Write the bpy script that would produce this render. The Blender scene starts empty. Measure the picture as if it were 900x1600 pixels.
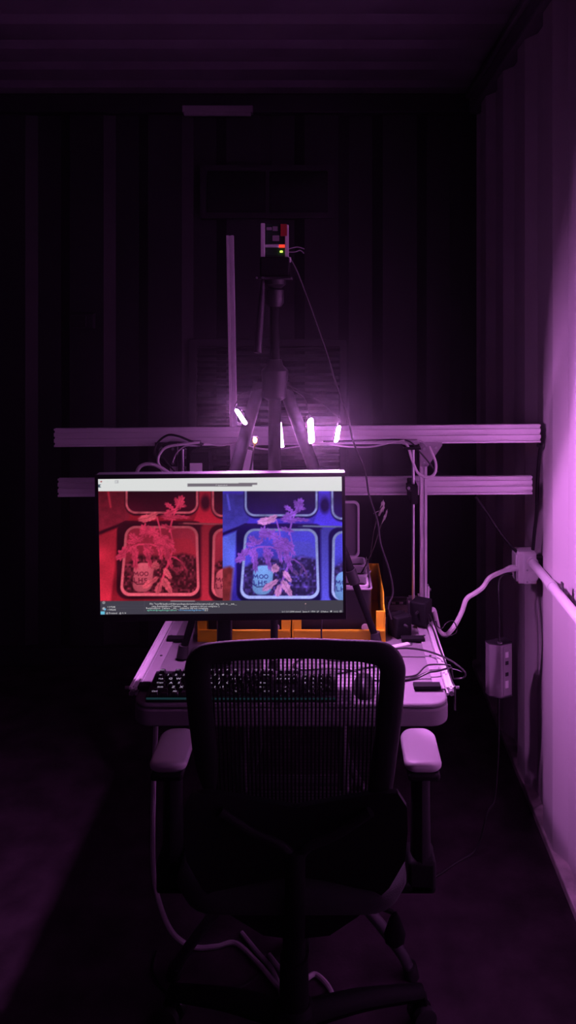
import bpy, bmesh, math, random
import numpy as np
from mathutils import Vector, Matrix, Euler
random.seed(7)
SC = bpy.context.scene
COL = SC.collection
# ------------------------------------------------------------------ camera, world, exposure
F, VX, VY, HC = 1200.0, 519.0, 500.0, 1.63       # focal length in px (900x1600 frame), vanishing point, lens height
cam_d = bpy.data.cameras.new('camera'); cam = bpy.data.objects.new('camera', cam_d); COL.objects.link(cam)
cam_d.sensor_fit = 'VERTICAL'; cam_d.sensor_height = 36; cam_d.sensor_width = 36 * 900 / 1600
cam_d.lens = 36 * F / 1600
cam_d.shift_x = -(VX - 450) / 1600; cam_d.shift_y = -(800 - VY) / 1600
cam_d.clip_start = 0.05; cam_d.clip_end = 50
cam.location = (0, 0, HC); cam.rotation_euler = (math.pi / 2, 0, 0)
SC.camera = cam
w = bpy.data.worlds.new('night'); SC.world = w; w.use_nodes = True
w.node_tree.nodes['Background'].inputs[0].default_value = (0.0, 0.0, 0.0, 1)
w.node_tree.nodes['Background'].inputs[1].default_value = 0.0
vs_ = w.node_tree.nodes.new('ShaderNodeVolumeScatter')           # thin haze, added to give the lamps a lens-bloom glow
vs_.inputs['Color'].default_value = (1, 1, 1, 1); vs_.inputs['Density'].default_value = .0012; vs_.inputs['Anisotropy'].default_value = .95
w.node_tree.links.new(vs_.outputs[0], w.node_tree.nodes['World Output'].inputs['Volume'])
SC.view_settings.view_transform = 'Standard'; SC.view_settings.look = 'None'
SC.view_settings.gamma = 1; SC.view_settings.use_curve_mapping = False
SC.view_settings.exposure = 0.0
LAMP = 5600.0                                       # radiance of the grow-lamp diffusers
LAMP_SOFT = 140.0                                  # radiance of the thin all-round lamp tube
LAMP_COL = (0.90, 0.29, 1.0)

# ------------------------------------------------------------------ materials
def lin(c):
    return tuple((v / 255 / 12.92) if v / 255 <= .04045 else ((v / 255 + .055) / 1.055) ** 2.4 for v in c)
MATS = {}
def mat(name, col, rough=.5, metal=0, noise=0, scale=20, bump=0, bscale=None, emit=None, strength=1, trans=0, stretch=None, spec=None):
    if name in MATS: return MATS[name]
    m = bpy.data.materials.new(name); m.use_nodes = True
    nt = m.node_tree; b = nt.nodes['Principled BSDF']
    b.inputs['Base Color'].default_value = (*col, 1); b.inputs['Roughness'].default_value = rough
    b.inputs['Metallic'].default_value = metal
    if spec is not None: b.inputs['Specular IOR Level'].default_value = spec
    if trans: b.inputs['Transmission Weight'].default_value = trans
    if emit:
        b.inputs['Emission Color'].default_value = (*emit, 1); b.inputs['Emission Strength'].default_value = strength
    if noise or bump:
        tc = nt.nodes.new('ShaderNodeTexCoord'); mp = nt.nodes.new('ShaderNodeMapping')
        nt.links.new(tc.outputs['Object'], mp.inputs[0])
        if stretch: mp.inputs['Scale'].default_value = stretch
        n = nt.nodes.new('ShaderNodeTexNoise'); n.inputs['Scale'].default_value = scale; n.inputs['Detail'].default_value = 5
        nt.links.new(mp.outputs[0], n.inputs[0])
        if noise:
            r = nt.nodes.new('ShaderNodeValToRGB')
            r.color_ramp.elements[0].position = .3; r.color_ramp.elements[1].position = .7
            r.color_ramp.elements[0].color = (*[max(0, c * (1 - noise)) for c in col], 1)
            r.color_ramp.elements[1].color = (*[min(1, c * (1 + noise * .6)) for c in col], 1)
            nt.links.new(n.outputs[0], r.inputs[0]); nt.links.new(r.outputs[0], b.inputs['Base Color'])
        if bump:
            n2 = n
            if bscale:
                n2 = nt.nodes.new('ShaderNodeTexNoise'); n2.inputs['Scale'].default_value = bscale
                nt.links.new(mp.outputs[0], n2.inputs[0])
            bp = nt.nodes.new('ShaderNodeBump'); bp.inputs['Strength'].default_value = bump; bp.inputs['Distance'].default_value = .002
            nt.links.new(n2.outputs[0], bp.inputs['Height']); nt.links.new(bp.outputs[0], b.inputs['Normal'])
    MATS[name] = m
    return m
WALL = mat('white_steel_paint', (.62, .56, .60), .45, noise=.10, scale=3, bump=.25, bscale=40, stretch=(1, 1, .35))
RAILP = mat('dusty_rail_paint', (.50, .42, .44), .7, noise=.5, scale=14, bump=.4)
CEIL = mat('shade_darkened_ceiling', (.16, .14, .17), .5, noise=.12, scale=4)  # shade put into the colour: ceiling darkened to bounce less lamp light
FLOOR = mat('dark_container_floor', (.055, .035, .05), .75, noise=.5, scale=9, bump=.5, bscale=120, spec=.15)
BACK = mat('shade_darkened_wall', (.02, .017, .024), .55, noise=.15, scale=4)  # shade put into the colour: walls darkened to look unlit and cut bounce
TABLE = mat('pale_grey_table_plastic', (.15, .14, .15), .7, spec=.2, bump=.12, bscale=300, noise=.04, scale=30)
ALU = mat('anodised_aluminium', (.80, .77, .80), .36, .40, noise=.06, scale=40, stretch=(.05, 1, 1))
STEEL = mat('bright_steel', (.7, .7, .72), .28, .9)
BOLT = mat('bolt_steel', (.4, .4, .42), .35, .9)
DULL = mat('dull_brushed_plate', (.24, .22, .24), .6, noise=.1, scale=30)
LIDM = mat('grey_lid_plastic', (.14, .13, .15), .3)
DARKP = mat('dark_fixture_paint', (.024, .02, .028), .5)
BLACK = mat('black_plastic', (.012, .012, .014), .45)
MATTE = mat('matte_black', (.006, .006, .007), .75, spec=.15)
RUBBER = mat('black_rubber', (.012, .011, .013), .6)
CHAIRB = mat('chair_black_plastic', (.005, .005, .006), .65, bump=.1, bscale=400, spec=.12)
STRAND = mat('chair_mesh_fibre', (.004, .004, .005), .8, spec=.1)
PAD = mat('grey_arm_pad', (.30, .28, .30), .42)
CUSH = mat('dark_seat_fabric', (.012, .012, .014), .9, bump=.4, bscale=500)
WCAB = mat('white_cable_sheath', (.66, .62, .64), .45)
GCAB = mat('grey_cable_sheath', (.40, .36, .40), .5)
BCAB = mat('black_cable_sheath', (.012, .011, .013), .45)
ORANGE = mat('orange_bin_plastic', (.95, .60, .015), .4, noise=.05, scale=20)
WPLA = mat('white_plastic', (.68, .66, .68), .4)
GPLA = mat('grey_plastic', (.30, .27, .30), .45)
DGREY = mat('dark_grey_metal', (.07, .065, .075), .45, .5)
SOIL = mat('potting_soil', (.03, .02, .015), .95, noise=.7, scale=90, bump=1, bscale=150)
LEAF = mat('pale_tomato_leaf', (.72, .72, .62), .5, noise=.2, scale=60)
STEM = mat('plant_stem', (.05, .05, .035), .6)
DIFF = mat('glowing_purple_diffuser', (0, 0, 0), .5, emit=LAMP_COL, strength=LAMP)
DIFFW = mat('softly_glowing_purple_diffuser', (0, 0, 0), .5, emit=LAMP_COL, strength=LAMP_SOFT)
AMBER = mat('glowing_amber_bulb', (0, 0, 0), .5, emit=(1, .30, .06), strength=60)
REDL = mat('glowing_red_diode', (0, 0, 0), .5, emit=(1, .04, .02), strength=1.6)
GRNL = mat('glowing_green_diode', (0, 0, 0), .5, emit=(.62, 1, .10), strength=2.2)
PCB = mat('green_circuit_board', (.01, .05, .02), .5, noise=.3, scale=200)
REDC = mat('red_connector', (.35, .03, .02), .45)
GLASS = mat('dark_window_glass', (.01, .01, .012), .08)
KEYM = mat('glossy_black_keycap', (.02, .02, .022), .2)

# ------------------------------------------------------------------ helpers
def P(px, py, d):                                   # a pixel of the 900x1600 frame at depth d (metres) -> world point
    s = F / d
    return Vector(((px - VX) / s, d, HC - (py - VY) / s))
def obj(name, bm, m, parent=None, smooth=False, bevel=0, seg=2, loc=None, rot=None, angle=40):
    me = bpy.data.meshes.new(name); bmesh.ops.recalc_face_normals(bm, faces=bm.faces[:]); bm.to_mesh(me); bm.free()
    for mm in (m if isinstance(m, (list, tuple)) else [m]): me.materials.append(mm)
    o = bpy.data.objects.new(name, me); COL.objects.link(o)
    if parent: o.parent = parent
    if loc is not None: o.location = loc
    if rot is not None: o.rotation_euler = rot
    if bevel:
        b = o.modifiers.new('bevel', 'BEVEL'); b.width = bevel; b.segments = seg; b.limit_method = 'ANGLE'; b.angle_limit = math.radians(30)
    if smooth or bevel:
        me.polygons.foreach_set('use_smooth', [True] * len(me.polygons))
        try: me.set_sharp_from_angle(angle=math.radians(angle))
        except Exception: pass
    return o
def tag(o, label, cat, group=None):
    o['label'] = label; o['category'] = cat
    if group: o['group'] = group
    return o
def thing(name, label, cat, loc=(0, 0, 0), rot=(0, 0, 0), group=None):
    o = bpy.data.objects.new(name, None); COL.objects.link(o); o.empty_display_size = .05
    o.location = loc; o.rotation_euler = rot
    return tag(o, label, cat, group)
def struct(o): o['kind'] = 'structure'; return o
def box(bm, c0, c1, mi=0, M=None):
    x0, y0, z0 = c0; x1, y1, z1 = c1
    v = [bm.verts.new(p) for p in ((x0, y0, z0), (x1, y0, z0), (x1, y1, z0), (x0, y1, z0), (x0, y0, z1), (x1, y0, z1), (x1, y1, z1), (x0, y1, z1))]
    if M is not None:
        for q in v: q.co = M @ q.co
    for f in ((3, 2, 1, 0), (4, 5, 6, 7), (0, 1, 5, 4), (1, 2, 6, 5), (2, 3, 7, 6), (3, 0, 4, 7)):
        bm.faces.new([v[i] for i in f]).material_index = mi
    return bm
def B(*boxes):
    bm = bmesh.new()
    for c0, c1 in boxes: box(bm, c0, c1)
    return bm
def smoothpath(pts, n=8, closed=False):
    pts = [Vector(p) for p in pts]; N = len(pts); out = []
    rng = range(N if closed else N - 1)
    for i in rng:
        g = lambda k: pts[k % N] if closed else pts[max(0, min(N - 1, k))]
        p0, p1, p2, p3 = g(i - 1), g(i), g(i + 1), g(i + 2)
        for j in range(n):
            t = j / n
            out.append(.5 * ((2 * p1) + (p2 - p0) * t + (2 * p0 - 5 * p1 + 4 * p2 - p3) * t * t + (3 * p1 - p0 - 3 * p2 + p3) * t ** 3))
    if not closed: out.append(pts[-1])
    return out
def tube(bm, pts, r, sides=8, closed=False, r2=None, up=None, cap=True):
    """sweep an ellipse (r across, r2 along `up`) down a path; r may be a list"""
    pts = [Vector(p) for p in pts]; N = len(pts)
    T = []
    for i in range(N):
        a = pts[(i - 1) % N] if (closed or i) else pts[0]; b = pts[(i + 1) % N] if (closed or i < N - 1) else pts[-1]
        T.append((b - a).normalized())
    n = Vector(up) if up else (Vector((0, 0, 1)) if abs(T[0].z) < .9 else Vector((0, 1, 0)))
    rings = []
    for i in range(N):
        if up: n = Vector(up)
        n = n - T[i] * n.dot(T[i])
        n.normalize(); bn = T[i].cross(n)
        ra = r[i] if isinstance(r, (list, tuple)) else r
        rb = ra if r2 is None else (r2[i] if isinstance(r2, (list, tuple)) else r2)
        rings.append([bm.verts.new(pts[i] + bn * (ra * math.cos(2 * math.pi * k / sides)) + n * (rb * math.sin(2 * math.pi * k / sides))) for k in range(sides)])
    for i in range(N if closed else N - 1):
        A, Bq = rings[i], rings[(i + 1) % N]
        for k in range(sides): bm.faces.new((A[k], A[(k + 1) % sides], Bq[(k + 1) % sides], Bq[k]))
    if not closed and cap:
        bm.faces.new(rings[0][::-1]); bm.faces.new(rings[-1])
    return bm
def prism(bm, poly, a0, a1, axis='z', mi=0):
    """extrude a 2-D polygon along an axis; poly in the other two axes in xyz order"""
    def pt(u, v, a):
        return {'z': (u, v, a), 'y': (u, a, v), 'x': (a, u, v)}[axis]
    A = [bm.verts.new(pt(u, v, a0)) for u, v in poly]; C = [bm.verts.new(pt(u, v, a1)) for u, v in poly]
    n = len(poly)
    for i in range(n): bm.faces.new((A[i], A[(i + 1) % n], C[(i + 1) % n], C[i])).material_index = mi
    bm.faces.new(A[::-1]).material_index = mi; bm.faces.new(C).material_index = mi
    return bm
def rrect(x0, y0, x1, y1, r, n=6):
    out = []
    for cx, cy, a in ((x1 - r, y1 - r, 0), (x0 + r, y1 - r, 90), (x0 + r, y0 + r, 180), (x1 - r, y0 + r, 270)):
        for k in range(n + 1):
            t = math.radians(a + 90 * k / n); out.append((cx + r * math.cos(t), cy + r * math.sin(t)))
    return out
def ring(bm, outer, inner, a0, a1, axis='z'):
    """a frame: the gap between two polygons of equal count, extruded"""
    def pt(u, v, a): return {'z': (u, v, a), 'y': (u, a, v), 'x': (a, u, v)}[axis]
    n = len(outer)
    O0 = [bm.verts.new(pt(*p, a0)) for p in outer]; O1 = [bm.verts.new(pt(*p, a1)) for p in outer]
    I0 = [bm.verts.new(pt(*p, a0)) for p in inner]; I1 = [bm.verts.new(pt(*p, a1)) for p in inner]
    for i in range(n):
        j = (i + 1) % n
        for q in ((O0[i], O0[j], O1[j], O1[i]), (I0[j], I0[i], I1[i], I1[j]), (O0[j], O0[i], I0[i], I0[j]), (O1[i], O1[j], I1[j], I1[i])):
            bm.faces.new(q)
    return bm
def cyl(bm, p0, p1, r, sides=16, r1=None):
    return tube(bm, [p0, p1], [r, r if r1 is None else r1], sides)
def lathe(bm, prof, sides=24, M=None):
    rings = []
    for r, z in prof:
        rings.append([bm.verts.new(Vector((r * math.cos(2 * math.pi * k / sides), r * math.sin(2 * math.pi * k / sides), z))) for k in range(sides)])
    for A, C in zip(rings, rings[1:]):
        for k in range(sides): bm.faces.new((A[k], A[(k + 1) % sides], C[(k + 1) % sides], C[k]))
    bm.faces.new(rings[0][::-1]); bm.faces.new(rings[-1])
    if M is not None: bmesh.ops.transform(bm, matrix=M, verts=bm.verts[:])
    return bm
def slot_profile(nx, ny, w=.02, deep=None):
    """outline of a T-slot extrusion nx by ny cells, slots on all four sides (side `deep` cut deepest), origin at a corner"""
    g = .0041
    pts = []
    def side(k_, n, f):
        dp = .0088 if k_ == deep else .0040
        for k in range(n):
            c = (k + .5) * w
            for t, q in ((c - g * .95, 0), (c - g, dp), (c + g, dp), (c + g * .95, 0)): pts.append(f(t, q))
    X, Y = nx * w, ny * w
    pts.append((0, 0)); side(0, nx, lambda t, q: (t, q))
    pts.append((X, 0)); side(1, ny, lambda t, q: (X - q, t))
    pts.append((X, Y)); side(2, nx, lambda t, q: (X - t, Y - q))
    pts.append((0, Y)); side(3, ny, lambda t, q: (q, Y - t))
    return pts
def extrusion(nx, ny, a0, a1, axis, ox, oy, w=.02):
    return prism(bmesh.new(), [(ox + u, oy + v) for u, v in slot_profile(nx, ny, w, 3 if axis == 'x' else 0)], a0, a1, axis)
def cable(name, label, pts, r, m, parent=None, n=8, sides=8):
    path = smoothpath(pts, n)
    if not isinstance(r, list):
        for p in path:                                   # a cable over the table top rests on it
            if -.505 < p.x < .305 and 1.795 < p.y < 2.51 and .70 < p.z < .78:
                e = max(p.x - .21, -.40 - p.x, 0) / .04; e = min(1, e); p.z = max(p.z, .73 + r + .001 + .0135 * e * e * (3 - 2 * e))
    o = obj(name, tube(bmesh.new(), path, r, sides), m, parent, smooth=True)
    if label: tag(o, label, 'cable')
    return o

# ------------------------------------------------------------------ the container shell
XR, XL, YB, YF, ZC = .666, -1.69, 3.63, -2.6, 2.69
def corrugation(a0, a1, phase, crest, slope, recess, depth):
    """(along, outward) pairs of a trapezoid corrugation"""
    per = crest + 2 * slope + recess; pts = []; a = phase - per * math.ceil((phase - a0) / per + 1)
    while a < a1 + per:
        for q, d in ((0, 0), (crest, 0), (crest + slope, depth), (crest + slope + recess, depth)): pts.append((a + q, d))
        a += per
    return [(max(a0, min(a1, p)), d) for p, d in pts if a0 - .06 <= p <= a1 + .06]
def corr_wall(name, prof, place, m, back=.09):
    bm = bmesh.new(); n = len(prof)
    F0 = [bm.verts.new(place(a, d, 0)) for a, d in prof]; F1 = [bm.verts.new(place(a, d, 1)) for a, d in prof]
    K0 = [bm.verts.new(place(a, back, 0)) for a, d in prof]; K1 = [bm.verts.new(place(a, back, 1)) for a, d in prof]
    for i in range(n - 1):
        for A, C in ((F0, F1), (K1, K0), (F1, K1), (K0, F0)):
            bm.faces.new((A[i], A[i + 1], C[i + 1], C[i]))
    for i in (0, n - 1): bm.faces.new((F0[i], F1[i], K1[i], K0[i]))
    return struct(obj(name, bm, m))
pr = corrugation(YF - .1, YB + .1, 2.32, .105, .055, .12, .030)
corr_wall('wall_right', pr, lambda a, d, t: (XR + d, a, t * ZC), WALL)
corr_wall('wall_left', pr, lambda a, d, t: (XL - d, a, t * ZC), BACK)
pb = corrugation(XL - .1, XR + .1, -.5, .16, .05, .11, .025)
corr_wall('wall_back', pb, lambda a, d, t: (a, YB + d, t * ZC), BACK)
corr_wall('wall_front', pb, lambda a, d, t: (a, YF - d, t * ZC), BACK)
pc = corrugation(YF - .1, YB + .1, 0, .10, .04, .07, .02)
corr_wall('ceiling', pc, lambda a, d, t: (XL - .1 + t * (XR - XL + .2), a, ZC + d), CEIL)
struct(obj('floor', B(((XL - .1, YF - .1, -.06), (XR + .1, YB + .1, 0))), FLOOR))
struct(obj('baseboard_right', B(((.659, YF, 0), (.74, YB, .028))), RAILP, bevel=.003))
struct(obj('baseboard_left', B(((XL - .05, YF, 0), (XL + .012, YB, .028))), RAILP, bevel=.003))
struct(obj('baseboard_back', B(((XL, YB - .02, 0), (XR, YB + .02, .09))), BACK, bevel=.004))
struct(obj('trim_1', B(((.640, YF, 2.60), (.74, YB, 2.665)), ((.622, YF, 2.665), (.74, YB, ZC))), CEIL, bevel=.006))
struct(obj('trim_2', B(((XL - .05, YF, 2.60), (XL + .03, YB, 2.665)), ((XL - .05, YF, 2.665), (XL + .045, YB, ZC))), CEIL, bevel=.006))
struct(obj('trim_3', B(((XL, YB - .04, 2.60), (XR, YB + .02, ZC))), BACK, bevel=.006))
# twin-pane window high in the end wall
wn = struct(bpy.data.objects.new('window_1', None)); COL.objects.link(wn); wn.location = (-.305, YB, 2.232)
bm = ring(bmesh.new(), rrect(-.315, -.125, .315, .125, .004, 1), rrect(-.285, -.098, .285, .098, .004, 1), -.03, .03, 'y')
box(bm, (-.008, -.028, -.1), (.008, .01, .1)); obj('window_frame', bm, DARKP, wn)
obj('pane', B(((-.286, -.012, -.099), (-.004, -.006, .099)), ((.004, -.012, -.099), (.286, -.006, .099))), GLASS, wn)
# louvred vent in the end wall
lv = thing('louvered_vent', 'wide grey louvered vent panel on the end wall behind the upright post', 'vent', (-.30, YB - .004, 1.22))
obj('vent_frame', ring(bmesh.new(), rrect(-.37, -.33, .37, .32, .006, 1), rrect(-.335, -.295, .335, .285, .006, 1), -.03, .0, 'y'), DARKP, lv, bevel=.003)
bm = bmesh.new()
for k in range(20):
    z = -.28 + k * .029
    box(bm, (-.336, -.012, -.001), (.336, .012, .001), M=Matrix.Translation((0, -.014, z)) @ Matrix.Rotation(math.radians(-38), 4, 'X'))
obj('slats', bm, DARKP, lv)
# batten fixture and thermostat on the end wall
bt = thing('batten_light', 'unlit slim batten light fixture high on the end wall', 'light fixture', (-.535, YB, 2.61))
obj('fixture_body', B(((-.165, -.05, -.012), (.165, .002, .022))), GPLA, bt, bevel=.004)
obj('tube_cover', tube(bmesh.new(), [(-.155, -.04, -.016), (.155, -.04, -.016)], .012, 12), GPLA, bt, smooth=True)
th = thing('thermostat', 'small pale control box low on the left of the end wall', 'thermostat', (-1.175, YB - .001, 1.625))
obj('case', B(((-.058, -.028, -.036), (.058, .001, .036))), DARKP, th, bevel=.005)
obj('display', B(((-.045, -.031, -.024), (.022, -.027, .024))), BLACK, th, bevel=.002)

# ------------------------------------------------------------------ folding table
TZ, TX0, TX1, TY0, TY1 = .73, -.471, .276, 1.80, 2.505
tb = thing('folding_table', 'white plastic folding table with rounded corners carrying monitor, keyboard and gantry', 'table', (-.0975, 2.15, 0))
tb_inv = Vector((.0975, -2.15, 0))
def rel(p, o): return Vector(p) - o.location
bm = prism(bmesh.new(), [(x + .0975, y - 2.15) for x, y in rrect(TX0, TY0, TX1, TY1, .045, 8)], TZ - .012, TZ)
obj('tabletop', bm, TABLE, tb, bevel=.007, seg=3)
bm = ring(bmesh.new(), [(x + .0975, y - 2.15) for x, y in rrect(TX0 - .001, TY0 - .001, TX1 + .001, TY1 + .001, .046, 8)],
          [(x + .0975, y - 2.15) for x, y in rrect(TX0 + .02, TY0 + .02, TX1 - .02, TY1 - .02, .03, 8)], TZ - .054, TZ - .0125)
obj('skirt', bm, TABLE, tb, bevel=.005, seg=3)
def table_leg(side, y):
    pts = [(side * .12, y, .685), (side * .125, y, .5), (side * .135, y, .30), (side * .165, y, .20), (side * .225, y, .12), (side * .272, y, .055), (side * .292, y, .012)]
    return tube(bmesh.new(), smoothpath(pts, 6), .0135, 12)
for y in (-.245, .27):
    for s in (-1, 1):
        l = obj('leg', table_leg(s, y), DGREY, tb, smooth=True)
        obj('rubber_foot', cyl(bmesh.new(), (s * .289, y, .03), (s * .297, y, 0), .018, 12), RUBBER, l, smooth=True)
    obj('crossbar', cyl(bmesh.new(), (-.185, y, .178), (.185, y, .178), .016, 12), DGREY, tb, smooth=True)

# ------------------------------------------------------------------ gantry of aluminium extrusions on the table
ga = thing('gantry_frame', 'aluminium extrusion gantry with two long horizontal beams standing over the table', 'gantry', (-.1, 2.38, TZ))
gl = ga.location.copy()
def G(name, bm, m, parent=None, **k):
    bmesh.ops.translate(bm, vec=-gl, verts=bm.verts[:])
    return obj(name, bm, m, parent or ga, **k)
def tilt_beam(bm, ang, c):
    bmesh.ops.rotate(bm, cent=c, matrix=Matrix.Rotation(ang, 3, 'Y'), verts=bm.verts[:]); return bm
UY, LY = 2.376, 2.434
bm = extrusion(1, 3, -.861, .6455, 'x', UY, 1.244, .0187); G('upper_beam', tilt_beam(bm, -.0092, Vector((-.1, UY, 1.272))), ALU)
bm = extrusion(1, 3, -.870, .635, 'x', LY, 1.0735, .0190); G('lower_beam', tilt_beam(bm, -.0054, Vector((-.1, LY, 1.102))), ALU)
for nm, x0 in (('rail', TX0 - .0215), ('rail', TX1 + .0015)):
    r = G(nm, extrusion(1, 1, 1.862, 2.50, 'y', x0, TZ - .010), ALU)
    e = G('rail_end_bolt', cyl(bmesh.new(), (x0 + .010, 1.863, TZ), (x0 + .010, 1.85, TZ), .006, 8), BOLT, r, smooth=True)
    G('rail_end_bolt', cyl(bmesh.new(), (x0 + (-.012 if x0 < 0 else .032), 1.872, TZ + .004), (x0 + .01, 1.872, TZ + .004), .004, 8), BOLT, r, smooth=True)
for x0, x1 in ((TX0 + .001, TX0 + .028), (TX1 - .028, TX1 - .001)):
    s = G('rail_strip', B(((x0, 1.868, TZ + .0004), (x1, 2.50, TZ + .004))), DULL, bevel=.0008)
    for y in (1.895, 2.05, 2.18, 2.33): G('screw', cyl(bmesh.new(), ((x0 + x1) / 2, y, TZ + .003), ((x0 + x1) / 2, y, TZ + .0055), .0035, 8), BLACK, s)
for x0, x1, y in ((-.472, -.4445, 1.872), (-.462, -.40, 2.150), (.193, .258, 2.150), (.198, .264, 1.872)):
    G('corner_bracket', B(((x0, y - .012, TZ + .004), (x1, y + .012, TZ + .013))), MATTE, bevel=.0015)
for px, sgn in (((655.0 + 668) / 2, 1), (272.0, -1)):
    xc = (px - VX) / (F / 2.386)
    p = G('post', extrusion(1, 1, TZ + .006, 1.252 if sgn > 0 else 1.238, 'z', xc - .011, UY, .0215), ALU)
    q = xc + sgn * .0115
    G('foot_plate', B(((min(q, q + sgn * .006), UY - .004, TZ - .012), (max(q, q + sgn * .006), UY + .026, TZ + .075))), ALU, p, bevel=.001)
    for z in (TZ + .012, TZ + .062): G('bolt', cyl(bmesh.new(), (q + sgn * .006, UY + .010, z), (q + sgn * .012, UY + .010, z), .005, 8), BOLT, p, smooth=True)
    g = prism(bmesh.new(), [(xc - .012 * sgn, 1.252), (xc + sgn * .056, 1.252), (xc + sgn * .056, 1.243), (xc + sgn * .012, 1.178), (xc - .012 * sgn, 1.178)], UY - .0065, UY - .0015, 'y')
    gp = G('gusset_plate', g, GPLA if sgn > 0 else DGREY)
    for u, z in ((.0, 1.188), (.0, 1.232), (.036, 1.236)): G('bolt', cyl(bmesh.new(), (xc + sgn * u, UY - .006, z), (xc + sgn * u, UY - .012, z), .0042, 10), BOLT, gp, smooth=True)
    # lead screw with its motor and bearing block
    xs = xc - sgn * .036
    mo = G('stepper_motor', B(((xs - .019, 2.322, TZ + .001), (xs + .019, 2.360, TZ + .046))), DGREY, bevel=.003)
    for a in (-.015, .015):
        for b in (-.015, .015): G('screw', cyl(bmesh.new(), (xs + a, 2.341 + b, TZ + .045), (xs + a, 2.341 + b, TZ + .049), .003, 8), BOLT, mo)
    G('lead_screw', cyl(bmesh.new(), (xs, 2.341, TZ + .044), (xs, 2.341, 1.236), .0042, 10), STEEL, smooth=True)
    bl = G('bearing_block', B(((xs - .010, 2.322, 1.072), (xs + .012, 2.440, 1.130)), ((xs - .022, 2.322, 1.112), (xs - .008, 2.352, 1.132))), MATTE, bevel=.002)
    G('block_bolt', cyl(bmesh.new(), (xs - .016, 2.323, 1.122), (xs - .016, 2.317, 1.122), .0045, 10), BOLT, bl, smooth=True)
    if sgn > 0: G('top_bearing', B(((xs - .03, 2.33, 1.236), (xs + .022, 2.385, 1.243))), MATTE, bevel=.001)
# vertical z-axis post between the beams
zt = G('vertical_axis_post', extrusion(1, 1, 1.06, 1.895, 'z', -.3215, 2.402, .0215), ALU)
tilt_c = Vector((-.31, 2.41, 1.35)) - gl
zt.data.transform(Matrix.Translation(tilt_c) @ Matrix.Rotation(-.018, 4, 'Y') @ Matrix.Translation(-tilt_c))
# carriage hardware hanging under the upper beam at the left
mo = G('carriage_motor', B(((-.434, 2.33, 1.135), (-.372, 2.40, 1.228))), MATTE, bevel=.004)
G('motor_label', B(((-.432, 2.3275, 1.135), (-.394, 2.3305, 1.196))), WPLA, mo, bevel=.001)
G('cable_clamp', B(((-.437, 2.352, 1.242), (-.405, 2.378, 1.258))), GPLA, bevel=.002)
G('cable_clamp', B(((.216, 2.352, 1.247), (.262, 2.378, 1.262))), GPLA, bevel=.002)
ts = G('terminal_strip', B(((-.452, 2.345, 1.10), (-.446, 2.36, 1.235)), ((-.47, 2.352, 1.10), (-.451, 2.360, 1.245))), DGREY, bevel=.001)
for z in (1.12, 1.15, 1.18, 1.21): G('screw', cyl(bmesh.new(), (-.449, 2.346, z), (-.449, 2.338, z), .004, 8), BOLT, ts, smooth=True)
G('carriage_plate', prism(bmesh.new(), [(-.283, 1.135), (-.243, 1.135), (-.243, 1.228), (-.262, 1.232)], 2.355, 2.362, 'y'), WPLA, bevel=.001)

# ------------------------------------------------------------------ monitor
mn = thing('computer_monitor', 'large black widescreen monitor showing red and blue pictures of a potted plant', 'monitor', (-.27321, 1.88436, 1.07621), (.0202, -.0115, -.0063))
SW, SH = .598, .336
obj('housing', B(((-SW / 2 - .007, .0012, -SH / 2 - .016), (SW / 2 + .007, .030, SH / 2 + .010))), BLACK, mn, bevel=.003)
obj('bezel', ring(bmesh.new(), [(-SW / 2 - .0075, -SH / 2 - .0165), (SW / 2 + .0075, -SH / 2 - .0165), (SW / 2 + .0075, SH / 2 + .0105), (-SW / 2 - .0075, SH / 2 + .0105)],
                  [(-SW / 2 + .0005, -SH / 2 + .0005), (SW / 2 - .0005, -SH / 2 + .0005), (SW / 2 - .0005, SH / 2 - .0005), (-SW / 2 + .0005, SH / 2 - .0005)], -.003, .0012, 'y'), BLACK, mn, bevel=.001)
bk = obj('back_cover', B(((-.16, .029, -.12), (.16, .052, .11))), BLACK, mn, bevel=.012)
M_inv = Matrix.LocRotScale(mn.location, Euler(mn.rotation_euler), None).inverted()
def toM(p): return M_inv @ Vector(p)
cpx = (351 - VX) / (F / 1.99)
bm = bmesh.new(); box(bm, (cpx - .019, 1.978, TZ + .01), (cpx + .019, 1.998, 1.10)); bmesh.ops.transform(bm, matrix=M_inv, verts=bm.verts[:])
obj('stand_column', bm, BLACK, mn, bevel=.004)
bm = bmesh.new(); box(bm, (cpx - .03, 1.925, 1.04), (cpx + .03, 1.982, 1.10)); bmesh.ops.transform(bm, matrix=M_inv, verts=bm.verts[:])
obj('stand_neck', bm, BLACK, mn, bevel=.005)
bm = prism(bmesh.new(), rrect(cpx - .085, 1.945, cpx + .095, 2.09, .02), TZ + .0004, TZ + .011); bmesh.ops.transform(bm, matrix=M_inv, verts=bm.verts[:])
obj('stand_base', bm, BLACK, mn, bevel=.003)

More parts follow.
